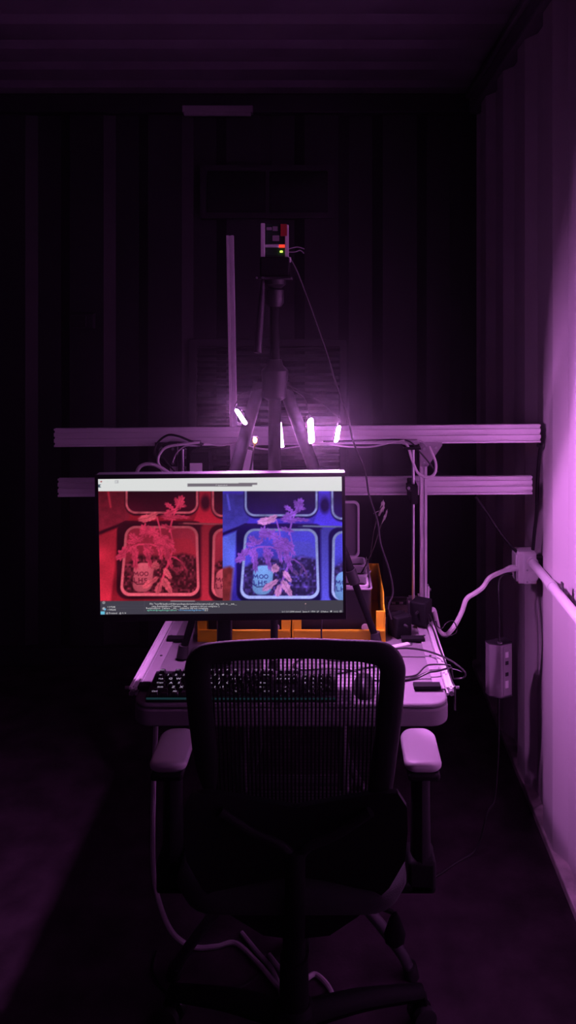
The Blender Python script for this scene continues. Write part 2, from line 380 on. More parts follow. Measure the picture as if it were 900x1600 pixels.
# the picture on the screen, computed per point (coordinates: a 900x536 reading of the screen area)
def screen_colours(NX, NY):
    U, V = np.meshgrid(np.linspace(0, 1, NX), np.linspace(0, 1, NY))
    X = 27 + 11 * V + U * (819 - 9 * V); Y = 38 + V * 457 - 8 * U
    rs = np.random.RandomState(3)
    def vnoise(sx, sy, seed):
        r = np.random.RandomState(seed); g = r.rand(sy + 2, sx + 2)
        fx = U * sx; fy = V * sy; ix = fx.astype(int); iy = fy.astype(int); tx = fx - ix; ty = fy - iy
        tx = tx * tx * (3 - 2 * tx); ty = ty * ty * (3 - 2 * ty)
        return (g[iy, ix] * (1 - tx) + g[iy, ix + 1] * tx) * (1 - ty) + (g[iy + 1, ix] * (1 - tx) + g[iy + 1, ix + 1] * tx) * ty
    def sstep(d, s=1.6): return np.clip(.5 - d / (2 * s), 0, 1)
    def rr(x, y, x0, y0, x1, y1, r):
        qx = np.abs(x - (x0 + x1) / 2) - (x1 - x0) / 2 + r; qy = np.abs(y - (y0 + y1) / 2) - (y1 - y0) / 2 + r
        return np.hypot(np.maximum(qx, 0), np.maximum(qy, 0)) + np.minimum(np.maximum(qx, qy), 0) - r
    def poly(x, y, pts):
        d = np.full(x.shape, 1e9); ins = np.zeros(x.shape, bool)
        for (ax, ay), (bx, by) in zip(pts, pts[1:] + pts[:1]):
            ex, ey = bx - ax, by - ay; wx, wy = x - ax, y - ay
            t = np.clip((wx * ex + wy * ey) / (ex * ex + ey * ey), 0, 1)
            d = np.minimum(d, np.hypot(wx - ex * t, wy - ey * t))
            c = ((ay > y) != (by > y)) & (x < (bx - ax) * (y - ay) / ((by - ay) if by != ay else 1e-9) + ax)
            ins ^= c
        return np.where(ins, -d, d)
    def line(x, y, pts, w):
        d = np.full(x.shape, 1e9)
        for (ax, ay), (bx, by) in zip(pts, pts[1:]):
            ex, ey = bx - ax, by - ay; t = np.clip(((x - ax) * ex + (y - ay) * ey) / (ex * ex + ey * ey), 0, 1)
            d = np.minimum(d, np.hypot(x - ax - ex * t, y - ay - ey * t))
        return d - w
    soil_n = vnoise(120, 68, 5); soft = vnoise(14, 9, 8); fine = vnoise(330, 190, 11); mid = vnoise(60, 36, 12)
    def picture(x, y, C):
        img = np.zeros(x.shape + (3,))
        def put(a, c, g=None):
            a = a[..., None]; c = np.array(c, float) if g is None else np.array(c, float) * np.asarray(g)[..., None]
            img[:] = img * (1 - a) + c * a
        put(np.ones(x.shape), C['bg'], .85 + .35 * soft)
        put(sstep(poly(x, y, [(25, 80), (122, 80), (135, 165), (120, 186), (30, 212)]), 4), C['bgdark'], .8 + .5 * (y - 80) / 130 + .2 * mid)
        put(sstep(line(x, y, [(62, 84), (70, 132)], 3), 3), C['mid'])
        put(sstep(poly(x, y, [(25, 232), (92, 205), (86, 330), (72, 450), (25, 450)]), 4), C['side'], .75 + .35 * soft + .25 * (y - 200) / 250)
        if 'brown' in C: put(sstep(poly(x, y, [(40, 330), (70, 322), (82, 330), (72, 452), (40, 452)]), 6), C['brown'], .8 + .3 * mid)
        put(sstep(line(x, y, [(28, 222), (70, 205), (125, 184)], 5), 3), C['dark'])
        # gap between the upper pots
        put(sstep(poly(x, y, [(362, 80), (412, 80), (425, 165), (450, 172), (450, 188), (345, 188), (362, 150)]), 3), C['bg'], 1.0 + .4 * (y - 80) / 110)
        put(sstep(np.hypot((x - 388) / 16, (y - 118) / 26) - 1, .35), C['dark'])
        # the pots above
        for x0, x1, yb in ((120, 364, 155), (410, 640, 166)):
            o = rr(x, y, x0 - 3, -80, x1 + 3, yb + 7, 40); put(sstep(o, 3), C['dark'])
            o = rr(x, y, x0, -80, x1, yb, 34); put(sstep(o), C['rim'], .62 + .3 * mid)
            i = rr(x, y, x0 + 7, -80, x1 - 7, yb - 7, 28); put(sstep(i), C['deep'], .55 + .7 * np.clip((y - 60) / 120, 0, 1) * (.7 + .6 * soft))
        # tray wells round the lower pots
        put(sstep(rr(x, y, 92, 180, 386, 442, 34), 3), C['dark'], .8 + .5 * soft)
        put(sstep(line(x, y, [(300, 187), (460, 191)], 3), 1.5), C['rim'], .62)
        put(sstep(line(x, y, [(120, 183), (310, 186)], 3.5), 3), C['deep'])
        put(sstep(rr(x, y, 374, 196, 412, 470, 6), 5), C['mid'], .75 + .4 * (y - 196) / 250)
        put(sstep(rr(x, y, 400, 192, 640, 450, 34), 3), C['dark'])
        for x0, x1, y0, y1 in ((112, 366, 196, 432), (411, 660, 204, 437)):
            sk = -10 * (y - 300) / 130 if x0 < 300 else -3 * (y - 300) / 130
            xx = x - np.where(x < (x0 + x1) / 2, sk, -sk * .35)
            put(sstep(rr(xx, y, x0, y0, x1, y1, 34)), C['rim'], .70 + .36 * np.clip((y - 190) / 240, 0, 1) + .08 * mid)
            ii = sstep(rr(xx, y, x0 + 9, y0 + 8, x1 - 9, y1 - 11, 27))
            put(ii, C['wallin'], .8 + .4 * soft)
            put(ii * sstep(poly(x, y, [(x0 + 130, 262), (x0 + 160, 238), (x0 + 225, 240), (x0 + 245, 275), (x0 + 245, 312), (x0 + 130, 312)]), 4), C['mid'], .75 + .3 * soft)
            put(ii * sstep(poly(x, y, [(x0, 330), (x0 + 60, 292), (x0 + 140, 300), (x0 + 200, 288), (x0 + 256, 300), (x0 + 256, 440), (x0, 440)]), 6), C['soil'], .45 + .75 * soil_n ** 2 * (.6 + .8 * mid))
        # label stakes
        for cx, cy, k in ((180, 366, 1), (455, 386, 1)):
            put(sstep(rr(x, y, cx - 33 - .06 * (y - cy), cy - 46, cx + 33 - .10 * (y - cy), cy + 52, 26), 2), C['stake'], .92 + .2 * np.clip((cy + 30 - y) / 90, -1, 1) - .12 * (np.abs(x - cx) / 40) ** 2)
            if cx < 300: put(sstep(line(x, y, [(cx - 42, cy + 10), (cx - 20, cy + 26), (cx + 22, cy + 24)], 1.2), 1.5), C['dark'])
            def stroke(p, w=1.5): put(sstep(line(x, y, [(cx - 34 + a, cy - 16 + b) for a, b in p], w), 1.2), C['ink'])
            stroke([(2, 13), (4, 1), (10, 9), (15, 1), (18, 13)])
            for ox in (23, 39): put(sstep(np.abs(np.hypot((x - (cx - 34 + ox + 6)) / 1.0, (y - (cy - 9))) - 6) - 1.3, 1.2), C['ink'])
            stroke([(4, 21), (6, 36), (14, 35)]); stroke([(20, 22), (20, 36)]); stroke([(31, 22), (31, 36)]); stroke([(20, 29), (31, 29)])
            if cx < 300: stroke([(46, 23), (39, 23), (39, 28), (46, 30), (46, 35), (38, 36)])
        # stems
        for p, wd in (([(236, 415), (243, 380), (254, 345), (268, 318), (262, 280), (250, 250)], 4), ([(243, 258), (236, 205), (226, 168)], 2.5),
                      ([(268, 215), (277, 175), (292, 132), (300, 118)], 3), ([(112, 292), (135, 270), (165, 258), (205, 257), (245, 268)], 3),
                      ([(252, 300), (285, 300), (310, 318), (324, 342)], 2), ([(268, 318), (282, 262), (272, 215)], 2.2)):
            put(sstep(line(x, y, p, wd), 1.4), C['leaf'], .95 + .2 * mid)
        # leaflets: centre, half-length, half-width, angle, pale?
        LV = [(304, 116, 24, 16, -75, 0), (268, 130, 20, 9, 35, 0), (292, 112, 14, 9, -120, 0), (314, 128, 13, 7, 10, 0), (272, 150, 30, 12, -25, 0), (308, 166, 34, 8, 5, 0), (268, 168, 30, 10, 8, 0),
              (194, 170, 33, 14, -8, 1), (212, 160, 20, 10, -25, 1), (185, 212, 18, 24, 10, 0), (214, 218, 24, 18, 30, 0), (262, 200, 26, 9, 15, 0), (150, 236, 22, 12, 40, 0), (140, 250, 18, 9, 10, 0), (170, 240, 14, 10, -30, 0),
              (112, 286, 30, 15, -55, 0), (104, 300, 20, 9, -20, 0), (130, 272, 18, 9, -60, 0), (153, 302, 44, 13, 85, 0), (148, 280, 16, 16, 60, 0), (196, 298, 44, 12, 75, 0), (200, 276, 20, 13, 40, 0), (236, 240, 26, 14, -20, 0), (262, 246, 28, 14, 30, 0),
              (246, 262, 30, 15, 5, 0), (238, 288, 28, 9, 80, 0), (262, 296, 38, 13, 75, 0), (276, 270, 22, 10, 50, 0), (272, 322, 24, 8, 70, 0), (222, 330, 14, 17, 20, 1),
              (205, 386, 34, 12, -35, 1), (262, 357, 24, 11, 55, 1), (232, 404, 22, 13, -75, 1), (260, 396, 32, 14, 60, 1), (312, 322, 20, 5, 55, 2), (325, 350, 20, 5, 80, 2), (308, 340, 16, 6, 100, 2), (290, 345, 14, 8, 40, 2)]
        for k, (cx, cy, a, b, ang, kind) in enumerate(LV):
            t = math.radians(ang); lx = (x - cx) * math.cos(t) + (y - cy) * math.sin(t); ly = -(x - cx) * math.sin(t) + (y - cy) * math.cos(t)
            th_ = np.arctan2(ly / b, lx / a)
            lob = 1 + (.20 if kind == 0 else .08) * np.cos(9 * th_ + k) * (np.abs(np.sin(th_)) ** .5) - .22 * np.abs(np.sin(th_)) ** 2 * (lx > 0)
            rr_ = np.hypot(lx / a, ly / b) / lob
            c = C['leaf'] if kind == 0 else (C['pale'] if kind == 1 else C['dim'])
            vein = 1 - .18 * np.exp(-(ly / 1.4) ** 2)
            put(np.clip((1.06 - rr_) * min(a, b) / 3.0, 0, 1) * (.92 if kind != 2 else .8), c, (.80 + .30 * mid + .10 * fine + .06 * math.sin(k * 2.1)) * vein)
        img *= (.93 + .14 * fine)[..., None]
        return img
    CR = dict(bg=(128, 20, 36), bgdark=(88, 18, 32), mid=(165, 34, 54), side=(178, 32, 54), dark=(52, 10, 24), deep=(58, 10, 26), rim=(214, 84, 104), wallin=(140, 32, 52), soil=(120, 32, 52), stake=(196, 76, 96), ink=(96, 24, 44), leaf=(186, 44, 76), pale=(204, 72, 92), dim=(138, 36, 58))
    CB = dict(bg=(58, 42, 172), bgdark=(48, 42, 128), mid=(84, 76, 208), side=(86, 96, 220), brown=(124, 40, 48), dark=(24, 12, 74), deep=(34, 18, 82), rim=(158, 166, 238), wallin=(70, 62, 196), soil=(84, 60, 160), stake=(118, 158, 232), ink=(46, 44, 132), leaf=(134, 74, 196), pale=(206, 132, 208), dim=(104, 66, 140))
    R = picture(X, Y, CR); Bl = picture(X - 400, Y - 9, CB)
    a = np.clip((X - 446) / 2 + .5, 0, 1)[..., None]
    img = R * (1 - a) + Bl * a
    a = np.clip((79.5 - Y - (X - 27) * .005 * 0) / 2 + .5, 0, 1)[..., None]      # title bar
    img = img * (1 - a) + np.array((218, 220, 219)) * a
    def put(d, c, s=1.2):
        nonlocal img
        k = sstep(d, s)[..., None]; img = img * (1 - k) + np.array(c) * k
    yy = Y + (X - 445) * .0035
    put(rr(X, yy, 328, 53.5, 545, 64, .5), (112, 106, 114)); put(rr(X, yy, 500, 52, 562, 58.5, .5), (112, 106, 114))
    put(np.hypot(X - 38, Y - 47.5) - 2.6, (150, 60, 70)); put(rr(X, Y, 84, 43, 96, 53, 1), (178, 178, 182)); put(rr(X, Y, 86, 45, 91, 51, .5), (214, 216, 216)); put(np.hypot(X - 60, Y - 48) - 2, (206, 216, 212))
    put(poly(X, Y, [(27, 57), (37, 57), (33, 61), (37, 67), (27, 67)]), (46, 66, 84))
    a = np.clip((Y - 447 + (X - 445) * .004) / 2 + .5, 0, 1)[..., None]          # terminal panel
    img = img * (1 - a) + np.array((64, 61, 73)) * a
    put(rr(X, Y, 184.5, 449, 186, 484, .3), (80, 76, 88), .8); put(rr(X, Y, 60, 463.5, 185, 464.3, .3), (78, 74, 86), .8); put(rr(X, Y, 60, 473, 185, 473.8, .3), (78, 74, 86), .8)
    put(rr(X, Y, 272, 447.5, 353, 450, .5), (160, 155, 160))
    put(rr(X, Y, 38.5, 483.5, 52.5, 494, 1), (104, 190, 220))
    put(np.hypot(X - 49, Y - 454) - 4.5, (170, 168, 172)); put(np.hypot(X - 49, Y - 454) - 2, (90, 86, 96))
    put(np.hypot(X - 49, Y - 474) - 4.5, (176, 176, 182)); put(np.hypot(X - 53, Y - 477) - 3.5, (110, 180, 220))
    put(np.hypot(X - 722, Y - 457.5) - 1.6, (226, 170, 176)); put(rr(X, Y, 721, 462, 722, 482, .3), (90, 80, 90), .8)
    put(np.hypot(X - 807, Y - 483) - 2.6, (214, 214, 216)); put(np.abs(np.hypot(X - 839, Y - 483) - 2.6) - .6, (214, 214, 216))
    put(rr(X, Y, 392, 474.5, 396, 482, .3), (180, 180, 184)); put(rr(X, Y, 393.3, 475.8, 394.8, 480.8, .2), (66, 62, 74), .6)
    c = np.clip(img, 0, 255) / 255
    c = np.where(c <= .04045, c / 12.92, ((c + .055) / 1.055) ** 2.4)
    return c
NX, NY = 420, 237
C = screen_colours(NX, NY)
xs = np.linspace(-SW / 2, SW / 2, NX); zs = np.linspace(SH / 2, -SH / 2, NY)
vx = np.zeros((NY, NX, 3)); vx[..., 0] = xs[None, :]; vx[..., 2] = zs[:, None]
idx = np.arange(NX * NY).reshape(NY, NX)
faces = np.stack([idx[1:, :-1], idx[1:, 1:], idx[:-1, 1:], idx[:-1, :-1]], -1).reshape(-1, 4)
me = bpy.data.meshes.new('screen'); me.from_pydata(vx.reshape(-1, 3).tolist(), [], faces.tolist())
ca = me.color_attributes.new('picture', 'FLOAT_COLOR', 'POINT')
ca.data.foreach_set('color', np.concatenate([C.reshape(-1, 3), np.ones((NX * NY, 1))], 1).astype(np.float32).ravel())
sm = bpy.data.materials.new('lit_screen_picture'); sm.use_nodes = True; nt = sm.node_tree; nt.nodes.clear()
at = nt.nodes.new('ShaderNodeAttribute'); at.attribute_name = 'picture'
em = nt.nodes.new('ShaderNodeEmission'); em.inputs[1].default_value = 1.0
ou = nt.nodes.new('ShaderNodeOutputMaterial'); nt.links.new(at.outputs[0], em.inputs[0]); nt.links.new(em.outputs[0], ou.inputs[0])
me.materials.append(sm)
scr = bpy.data.objects.new('screen', me); COL.objects.link(scr); scr.parent = mn; scr.location = (0, -.0002, 0)
def emis(name, c, k=1):
    m = bpy.data.materials.new(name); m.use_nodes = True; b = m.node_tree.nodes['Principled BSDF']
    b.inputs['Base Color'].default_value = (0, 0, 0, 1); b.inputs['Specular IOR Level'].default_value = 0
    b.inputs['Emission Color'].default_value = (*lin(c), 1); b.inputs['Emission Strength'].default_value = k; return m
def scr_xy(X, Y):
    v = (Y - 38 + (X - 27) * 8 / 819) / 457; u = (X - 27 - 11 * v) / (819 - 9 * v)
    return (u - .5) * SW, (.5 - v) * SH
def screen_text(name, lines, m):
    for body, X0, X1, Yb, hgt in lines:
        vs, fs = [], []
        cu = bpy.data.curves.new('t', 'FONT'); cu.body = body; cu.size = 1; cu.resolution_u = 1
        o = bpy.data.objects.new('t', cu); COL.objects.link(o)
        dg = bpy.context.evaluated_depsgraph_get(); mt = bpy.data.meshes.new_from_object(o.evaluated_get(dg))
        bpy.data.objects.remove(o); bpy.data.curves.remove(cu)
        co = np.array([v.co[:] for v in mt.vertices]); co[:, 0] -= co[:, 0].min(); wd = co[:, 0].max()
        a = scr_xy(X0, Yb); b = scr_xy(X1, Yb); hh = hgt / 457 * SH
        k0 = len(vs)
        for x, y, z in co: vs.append((a[0] + (b[0] - a[0]) * x / wd, 0, a[1] + (b[1] - a[1]) * x / wd + y * hh))
        for p in mt.polygons: fs.append([k0 + i for i in p.vertices])
        bpy.data.meshes.remove(mt)
        me = bpy.data.meshes.new(name); me.from_pydata(vs, [], fs); me.materials.append(m)
        o = bpy.data.objects.new(name, me); COL.objects.link(o); o.parent = scr; o.location = (0, -.0006, 0)
screen_text('pale_screen_text', [
    ('File "/usr/lib/python3/dist-packages/picamera2/picamera2.py", line 269, in __init__', 203, 494, 460.5, 8.5),
    ('raise RuntimeError("Camera __init__ sequence did not complete.")', 210, 435, 468.5, 8.5),
    ('RuntimeError: Camera __init__ sequence did not complete.', 191, 398, 475, 8.5),
    ('$', 386, 390, 481.5, 8), ('> OUTLINE', 62, 88, 471, 8), ('> TIMELINE', 62, 90, 480.5, 8), ('@ Frontend   @ 0 / 0', 57, 124, 492, 9),
    ('Ln 1, Col 1 (20083 selected)', 644, 706, 486, 7.5), ('Spaces: 4', 712, 734, 486, 7.5), ('UTF-8', 740, 754, 486, 7.5), ('LF', 760, 766, 486, 7.5), ('{} Python', 773, 797, 486, 7.5), ('3.11.2', 816, 830, 486, 7.5),
    ('F  tapemount.sh', 424, 462, 61.5, 7)], emis('pale_screen_text', (214, 212, 216)))
screen_text('green_screen_text', [('agribrain@raspberrypi-camera', 194, 293, 481.5, 8.5)], emis('green_screen_text', (120, 200, 178)))
screen_text('blue_screen_text', [('~/Downloads/AgriBrain-UI', 298, 384, 481.5, 8.5)], emis('blue_screen_text', (110, 170, 226)))

# ------------------------------------------------------------------ keyboard and mouse
kb = thing('keyboard', 'full-size black keyboard under the monitor at the front edge of the table', 'keyboard', (-.215, 1.862, TZ))
def slope(z0, y): return z0 + (y + .057) * .06
bm = prism(bmesh.new(), [(-.057, 0), (.058, 0), (.058, .024), (-.057, .015)], -.225, .225, 'x')
obj('case', bm, BLACK, kb, bevel=.003)
U = .0186
rows = []
y = .046
rows.append((y, [(0, 1), (2, 1), (3, 1), (4, 1), (5, 1), (6.5, 1), (7.5, 1), (8.5, 1), (9.5, 1), (11, 1), (12, 1), (13, 1), (14, 1), (15.25, 1), (16.25, 1), (17.25, 1)]))
y -= U * 1.25; rows.append((y, [(k, 1) for k in range(13)] + [(13, 2), (15.25, 1), (16.25, 1), (17.25, 1), (18.5, 1), (19.5, 1), (20.5, 1), (21.5, 1)]))
y -= U; rows.append((y, [(0, 1.5)] + [(1.5 + k, 1) for k in range(12)] + [(13.5, 1.5), (15.25, 1), (16.25, 1), (17.25, 1), (18.5, 1), (19.5, 1), (20.5, 1), (21.5, 1)]))
y -= U; rows.append((y, [(0, 1.75)] + [(1.75 + k, 1) for k in range(11)] + [(12.75, 2.25), (18.5, 1), (19.5, 1), (20.5, 1)]))
y -= U; rows.append((y, [(0, 2.25)] + [(2.25 + k, 1) for k in range(10)] + [(12.25, 2.75), (16.25, 1), (18.5, 1), (19.5, 1), (20.5, 1), (21.5, 1)]))
y -= U; rows.append((y, [(0, 1.25), (1.25, 1.25), (2.5, 1.25), (3.75, 6.25), (10, 1.25), (11.25, 1.25), (12.5, 1.25), (13.75, 1.25), (15.25, 1), (16.25, 1), (17.25, 1), (18.5, 2), (20.5, 1)]))
kw = 22.5 * U; sc_ = .432 / kw
def key_bm(wu):
    w2 = wu * U * sc_ / 2 - .0011; d2 = U / 2 - .0014; h = .0085; t = .0028
    bm = bmesh.new()
    lo = [bm.verts.new(p) for p in ((-w2, -d2, 0), (w2, -d2, 0), (w2, d2, 0), (-w2, d2, 0))]
    hi = [bm.verts.new(p) for p in ((-w2 + t, -d2 + t * .7, h * .94), (w2 - t, -d2 + t * .7, h * .94), (w2 - t, d2 - t * .6, h), (-w2 + t, d2 - t * .6, h))]
    bm.faces.new(lo[::-1]); bm.faces.new(hi)
    for i in range(4): bm.faces.new((lo[i], lo[(i + 1) % 4], hi[(i + 1) % 4], hi[i]))
    return bm
kmesh = {}; spare = []; cnt = 0
for ry, ks in rows[::-1]:
    for kx, wu in ks:
        lx = -.216 + (kx + wu / 2) * U * sc_; loc = (lx, ry, slope(.016, ry))
        if cnt >= 100: spare.append((loc, wu)); continue
        if wu not in kmesh:
            o = obj('key', key_bm(wu), KEYM, kb, bevel=.0008, seg=2, loc=loc); kmesh[wu] = o
        else:
            o = kmesh[wu].copy(); COL.objects.link(o); o.location = loc
        cnt += 1
if spare:
    bm = bmesh.new()
    for loc, wu in spare:
        b2 = key_bm(wu); bmesh.ops.translate(b2, vec=loc, verts=b2.verts[:]); t_ = bpy.data.meshes.new('t'); b2.to_mesh(t_); b2.free(); bm.from_mesh(t_); bpy.data.meshes.remove(t_)
    obj('function_keys', bm, KEYM, kb)['kind'] = 'stuff'
# glowing key legends and the teal light along the front of the case
LEG = [['Ctrl', '', 'Alt', '', 'Alt', '', '', 'Ctrl', '<', 'v', '>', '0', '.'], ['Shift', 'Z', 'X', 'C', 'V', 'B', 'N', 'M', ',', '.', '/', 'Shift', '^', '1', '2', '3', '='],
       ['Caps', 'A', 'S', 'D', 'F', 'G', 'H', 'J', 'K', 'L', ';', "'", 'Enter', '4', '5', '6'], ['Tab', 'Q', 'W', 'E', 'R', 'T', 'Y', 'U', 'I', 'O', 'P', '[', ']', '|', 'Del', 'End', 'Pg', '7', '8', '9', '+'],
       ['~', '1', '2', '3', '4', '5', '6', '7', '8', '9', '0', '-', '=', 'Back', 'Ins', 'Home', 'Pg', 'Num', '/', '*', '-'], ['Esc', 'F1', 'F2', 'F3', 'F4', 'F5', 'F6', 'F7', 'F8', 'F9', 'F10', 'F11', 'F12', 'Prt', 'Scr', 'Pse']]
glyph = {}
vs, fs = [], []
for (ry, ks), labs in zip(rows[::-1], LEG):
    for (kx, wu), tx in zip(ks, labs):
        if not tx: continue
        if tx not in glyph:
            cu = bpy.data.curves.new('t', 'FONT'); cu.body = tx; cu.size = 1; cu.resolution_u = 2
            o = bpy.data.objects.new('t', cu); COL.objects.link(o)
            mt = bpy.data.meshes.new_from_object(o.evaluated_get(bpy.context.evaluated_depsgraph_get()))
            bpy.data.objects.remove(o); bpy.data.curves.remove(cu)
            co = np.array([v.co[:] for v in mt.vertices]); co -= (co.min(0) + co.max(0)) / 2
            glyph[tx] = (co, [list(p.vertices) for p in mt.polygons]); bpy.data.meshes.remove(mt)
        co, pf = glyph[tx]
        lx = -.216 + (kx + wu / 2) * U * sc_; ext = co[:, 0].max() * 2; h = .0115 if len(tx) == 1 else min(.008, (wu * U * sc_ - .006) / ext)
        k0 = len(vs)
        for x, y, z in co: vs.append((lx + x * h, ry + .0004 + y * h, slope(.016, ry) + .0088 + y * h * .045))
        fs += [[k0 + i for i in p] for p in pf]
me = bpy.data.meshes.new('key_legends'); me.from_pydata(vs, [], fs)
me.materials.append(mat('glowing_key_legend', (.02, .02, .02), .4, emit=(.62, .50, .72), strength=.75))
o = bpy.data.objects.new('key_legends', me); COL.objects.link(o); o.parent = kb
obj('light_strip', B(((-.222, -.0584, .0085), (.222, -.0568, .0125))), mat('teal_light_strip', (.01, .02, .02), .4, emit=(.05, .22, .26), strength=.12), kb)
ms = thing('computer_mouse', 'black computer mouse on the table right of the keyboard', 'mouse', (.078, 1.868, TZ))
bm = bmesh.new(); bmesh.ops.create_uvsphere(bm, u_segments=24, v_segments=16, radius=1)
for v in bm.verts:
    v.co.x *= .031 * (1 - .12 * math.cos(v.co.y * 1.5)); v.co.y *= .052; v.co.z = max(v.co.z, -.02) * .036 + .0008
obj('mouse_body', bm, BLACK, ms, smooth=True)
obj('scroll_wheel', cyl(bmesh.new(), (-.004, .024, .030), (.004, .024, .030), .007, 14), RUBBER, ms, smooth=True)

# ------------------------------------------------------------------ tripod with camera rig
ax = Vector((-.153, 2.05, 1.475))
tp = thing('tripod', 'black tripod straddling the orange bins behind the monitor with its centre column raised', 'tripod', (ax.x, ax.y, TZ))
tl = tp.location.copy()
def T_(name, bm, m, parent=None, **k):
    bmesh.ops.translate(bm, vec=-tl, verts=bm.verts[:]); return obj(name, bm, m, parent or tp, **k)
feet = [Vector((-.397, 2.038, TZ + .006)), Vector((.122, 2.123, TZ + .006)), Vector((-.148, 1.957, TZ + .005))]
for ft in feet:
    a_ = ax + Vector((-.036 if ft.x < -.3 else .018 if ft.x > 0 else 0, 0, 0)); d = (ft - a_); top = a_ + d.normalized() * .012; m1 = a_ + d * .42; m2 = a_ + d * .74; end = ft + Vector((0, 0, .012))
    l = T_('leg', tube(bmesh.new(), [top, m1], [.017, .017], 12), MATTE, smooth=True)
    bm = tube(bmesh.new(), [m1, m2], .0125, 12); tube(bm, [m2, end], .0095, 12); T_('lower_section', bm, MATTE, l, smooth=True)
    bm = bmesh.new()
    for q in (m1, m2):
        dd = d.normalized(); tube(bm, [q - dd * .02, q + dd * .02], .0195 if q is m1 else .0155, 10)
    T_('leg_lock', bm, BLACK, l, smooth=True)
    T_('rubber_foot', tube(bmesh.new(), [ft + Vector((0, 0, .022)) - d.normalized() * .01, ft], [.013, .016], 12), RUBBER, l, smooth=True)
T_('hub', lathe(bmesh.new(), [(.018, -.06), (.034, -.05), (.036, .02), (.022, .035), (.018, .05)], 20, Matrix.Translation(ax)), BLACK, smooth=True)
T_('centre_column', cyl(bmesh.new(), ax - Vector((0, 0, .18)), ax + Vector((0, 0, .245)), .0125, 16), MATTE, smooth=True)
T_('pan_head', lathe(bmesh.new(), [(.016, .19), (.024, .20), (.024, .235), (.017, .24), (.03, .25), (.03, .262)], 20, Matrix.Translation(ax)), BLACK, smooth=True)
zpl = 1.737
T_('head_plate', B(((ax.x - .047, 2.02, zpl), (ax.x + .047, 2.08, zpl + .008))), BLACK, bevel=.002)
bm = bmesh.new()
for u in (-.045, -.030, -.028): cyl(bm, (ax.x + u, 2.021, zpl + .004), (ax.x + u, 2.016, zpl + .004), .003, 8)
T_('plate_screws', bm, STEEL, smooth=True)
h0 = Vector((ax.x - .03, 2.035, zpl)); h1 = Vector((-.193, 1.985, 1.545))
T_('pan_handle', tube(bmesh.new(), [h0, h0 + (h1 - h0) * .4, h1], [.005, .009, .010], 10), DGREY, smooth=True)
# single-board computer in a white frame on the tripod head
pi = thing('circuit_board', 'white-framed circuit board with red and green diodes on the tripod head', 'circuit board', (ax.x, 2.05, zpl + .008))
k = 2.05 / F
obj('camera_block', B(((-.038, -.022, 0), (.040, .025, .052))), MATTE, pi, bevel=.004)
bm = B(((-.037, -.012, .050), (-.0255, -.006, .142)), ((.0275, -.012, .050), (.0375, -.006, .138)), ((-.0255, -.012, .078), (.0275, -.006, .086)))
box(bm, (.029, -.012, .038), (.044, -.006, .052))
obj('white_frame', bm, WPLA, pi, bevel=.0015)
obj('board', B(((-.031, -.004, .056), (.033, -.002, .140))), PCB, pi)
obj('chips', B(((-.022, -.008, .124), (-.008, -.004, .132)), ((-.006, -.008, .122), (.008, -.004, .134)), ((-.006, -.008, .095), (.012, -.004, .110))), GPLA, pi, bevel=.001)
obj('red_connector', B(((.016, -.014, .108), (.033, -.004, .140))), REDC, pi, bevel=.001)
obj('red_diode', B(((.012, -.014, .077), (.027, -.0115, .085))), REDL, pi, bevel=.002)
obj('green_diode', B(((.014, -.013, .064), (.022, -.010, .069))), GRNL, pi, bevel=.0015)
obj('ribbon_wires', tube(tube(bmesh.new(), smoothpath([(.037, -.004, .066), (.055, -.01, .066), (.068, -.008, .070), (.078, -.006, .062)], 5), .0015, 6), smoothpath([(.037, -.004, .074), (.06, -.006, .079), (.079, -.004, .074)], 5), .0012, 6), GCAB, pi, smooth=True)

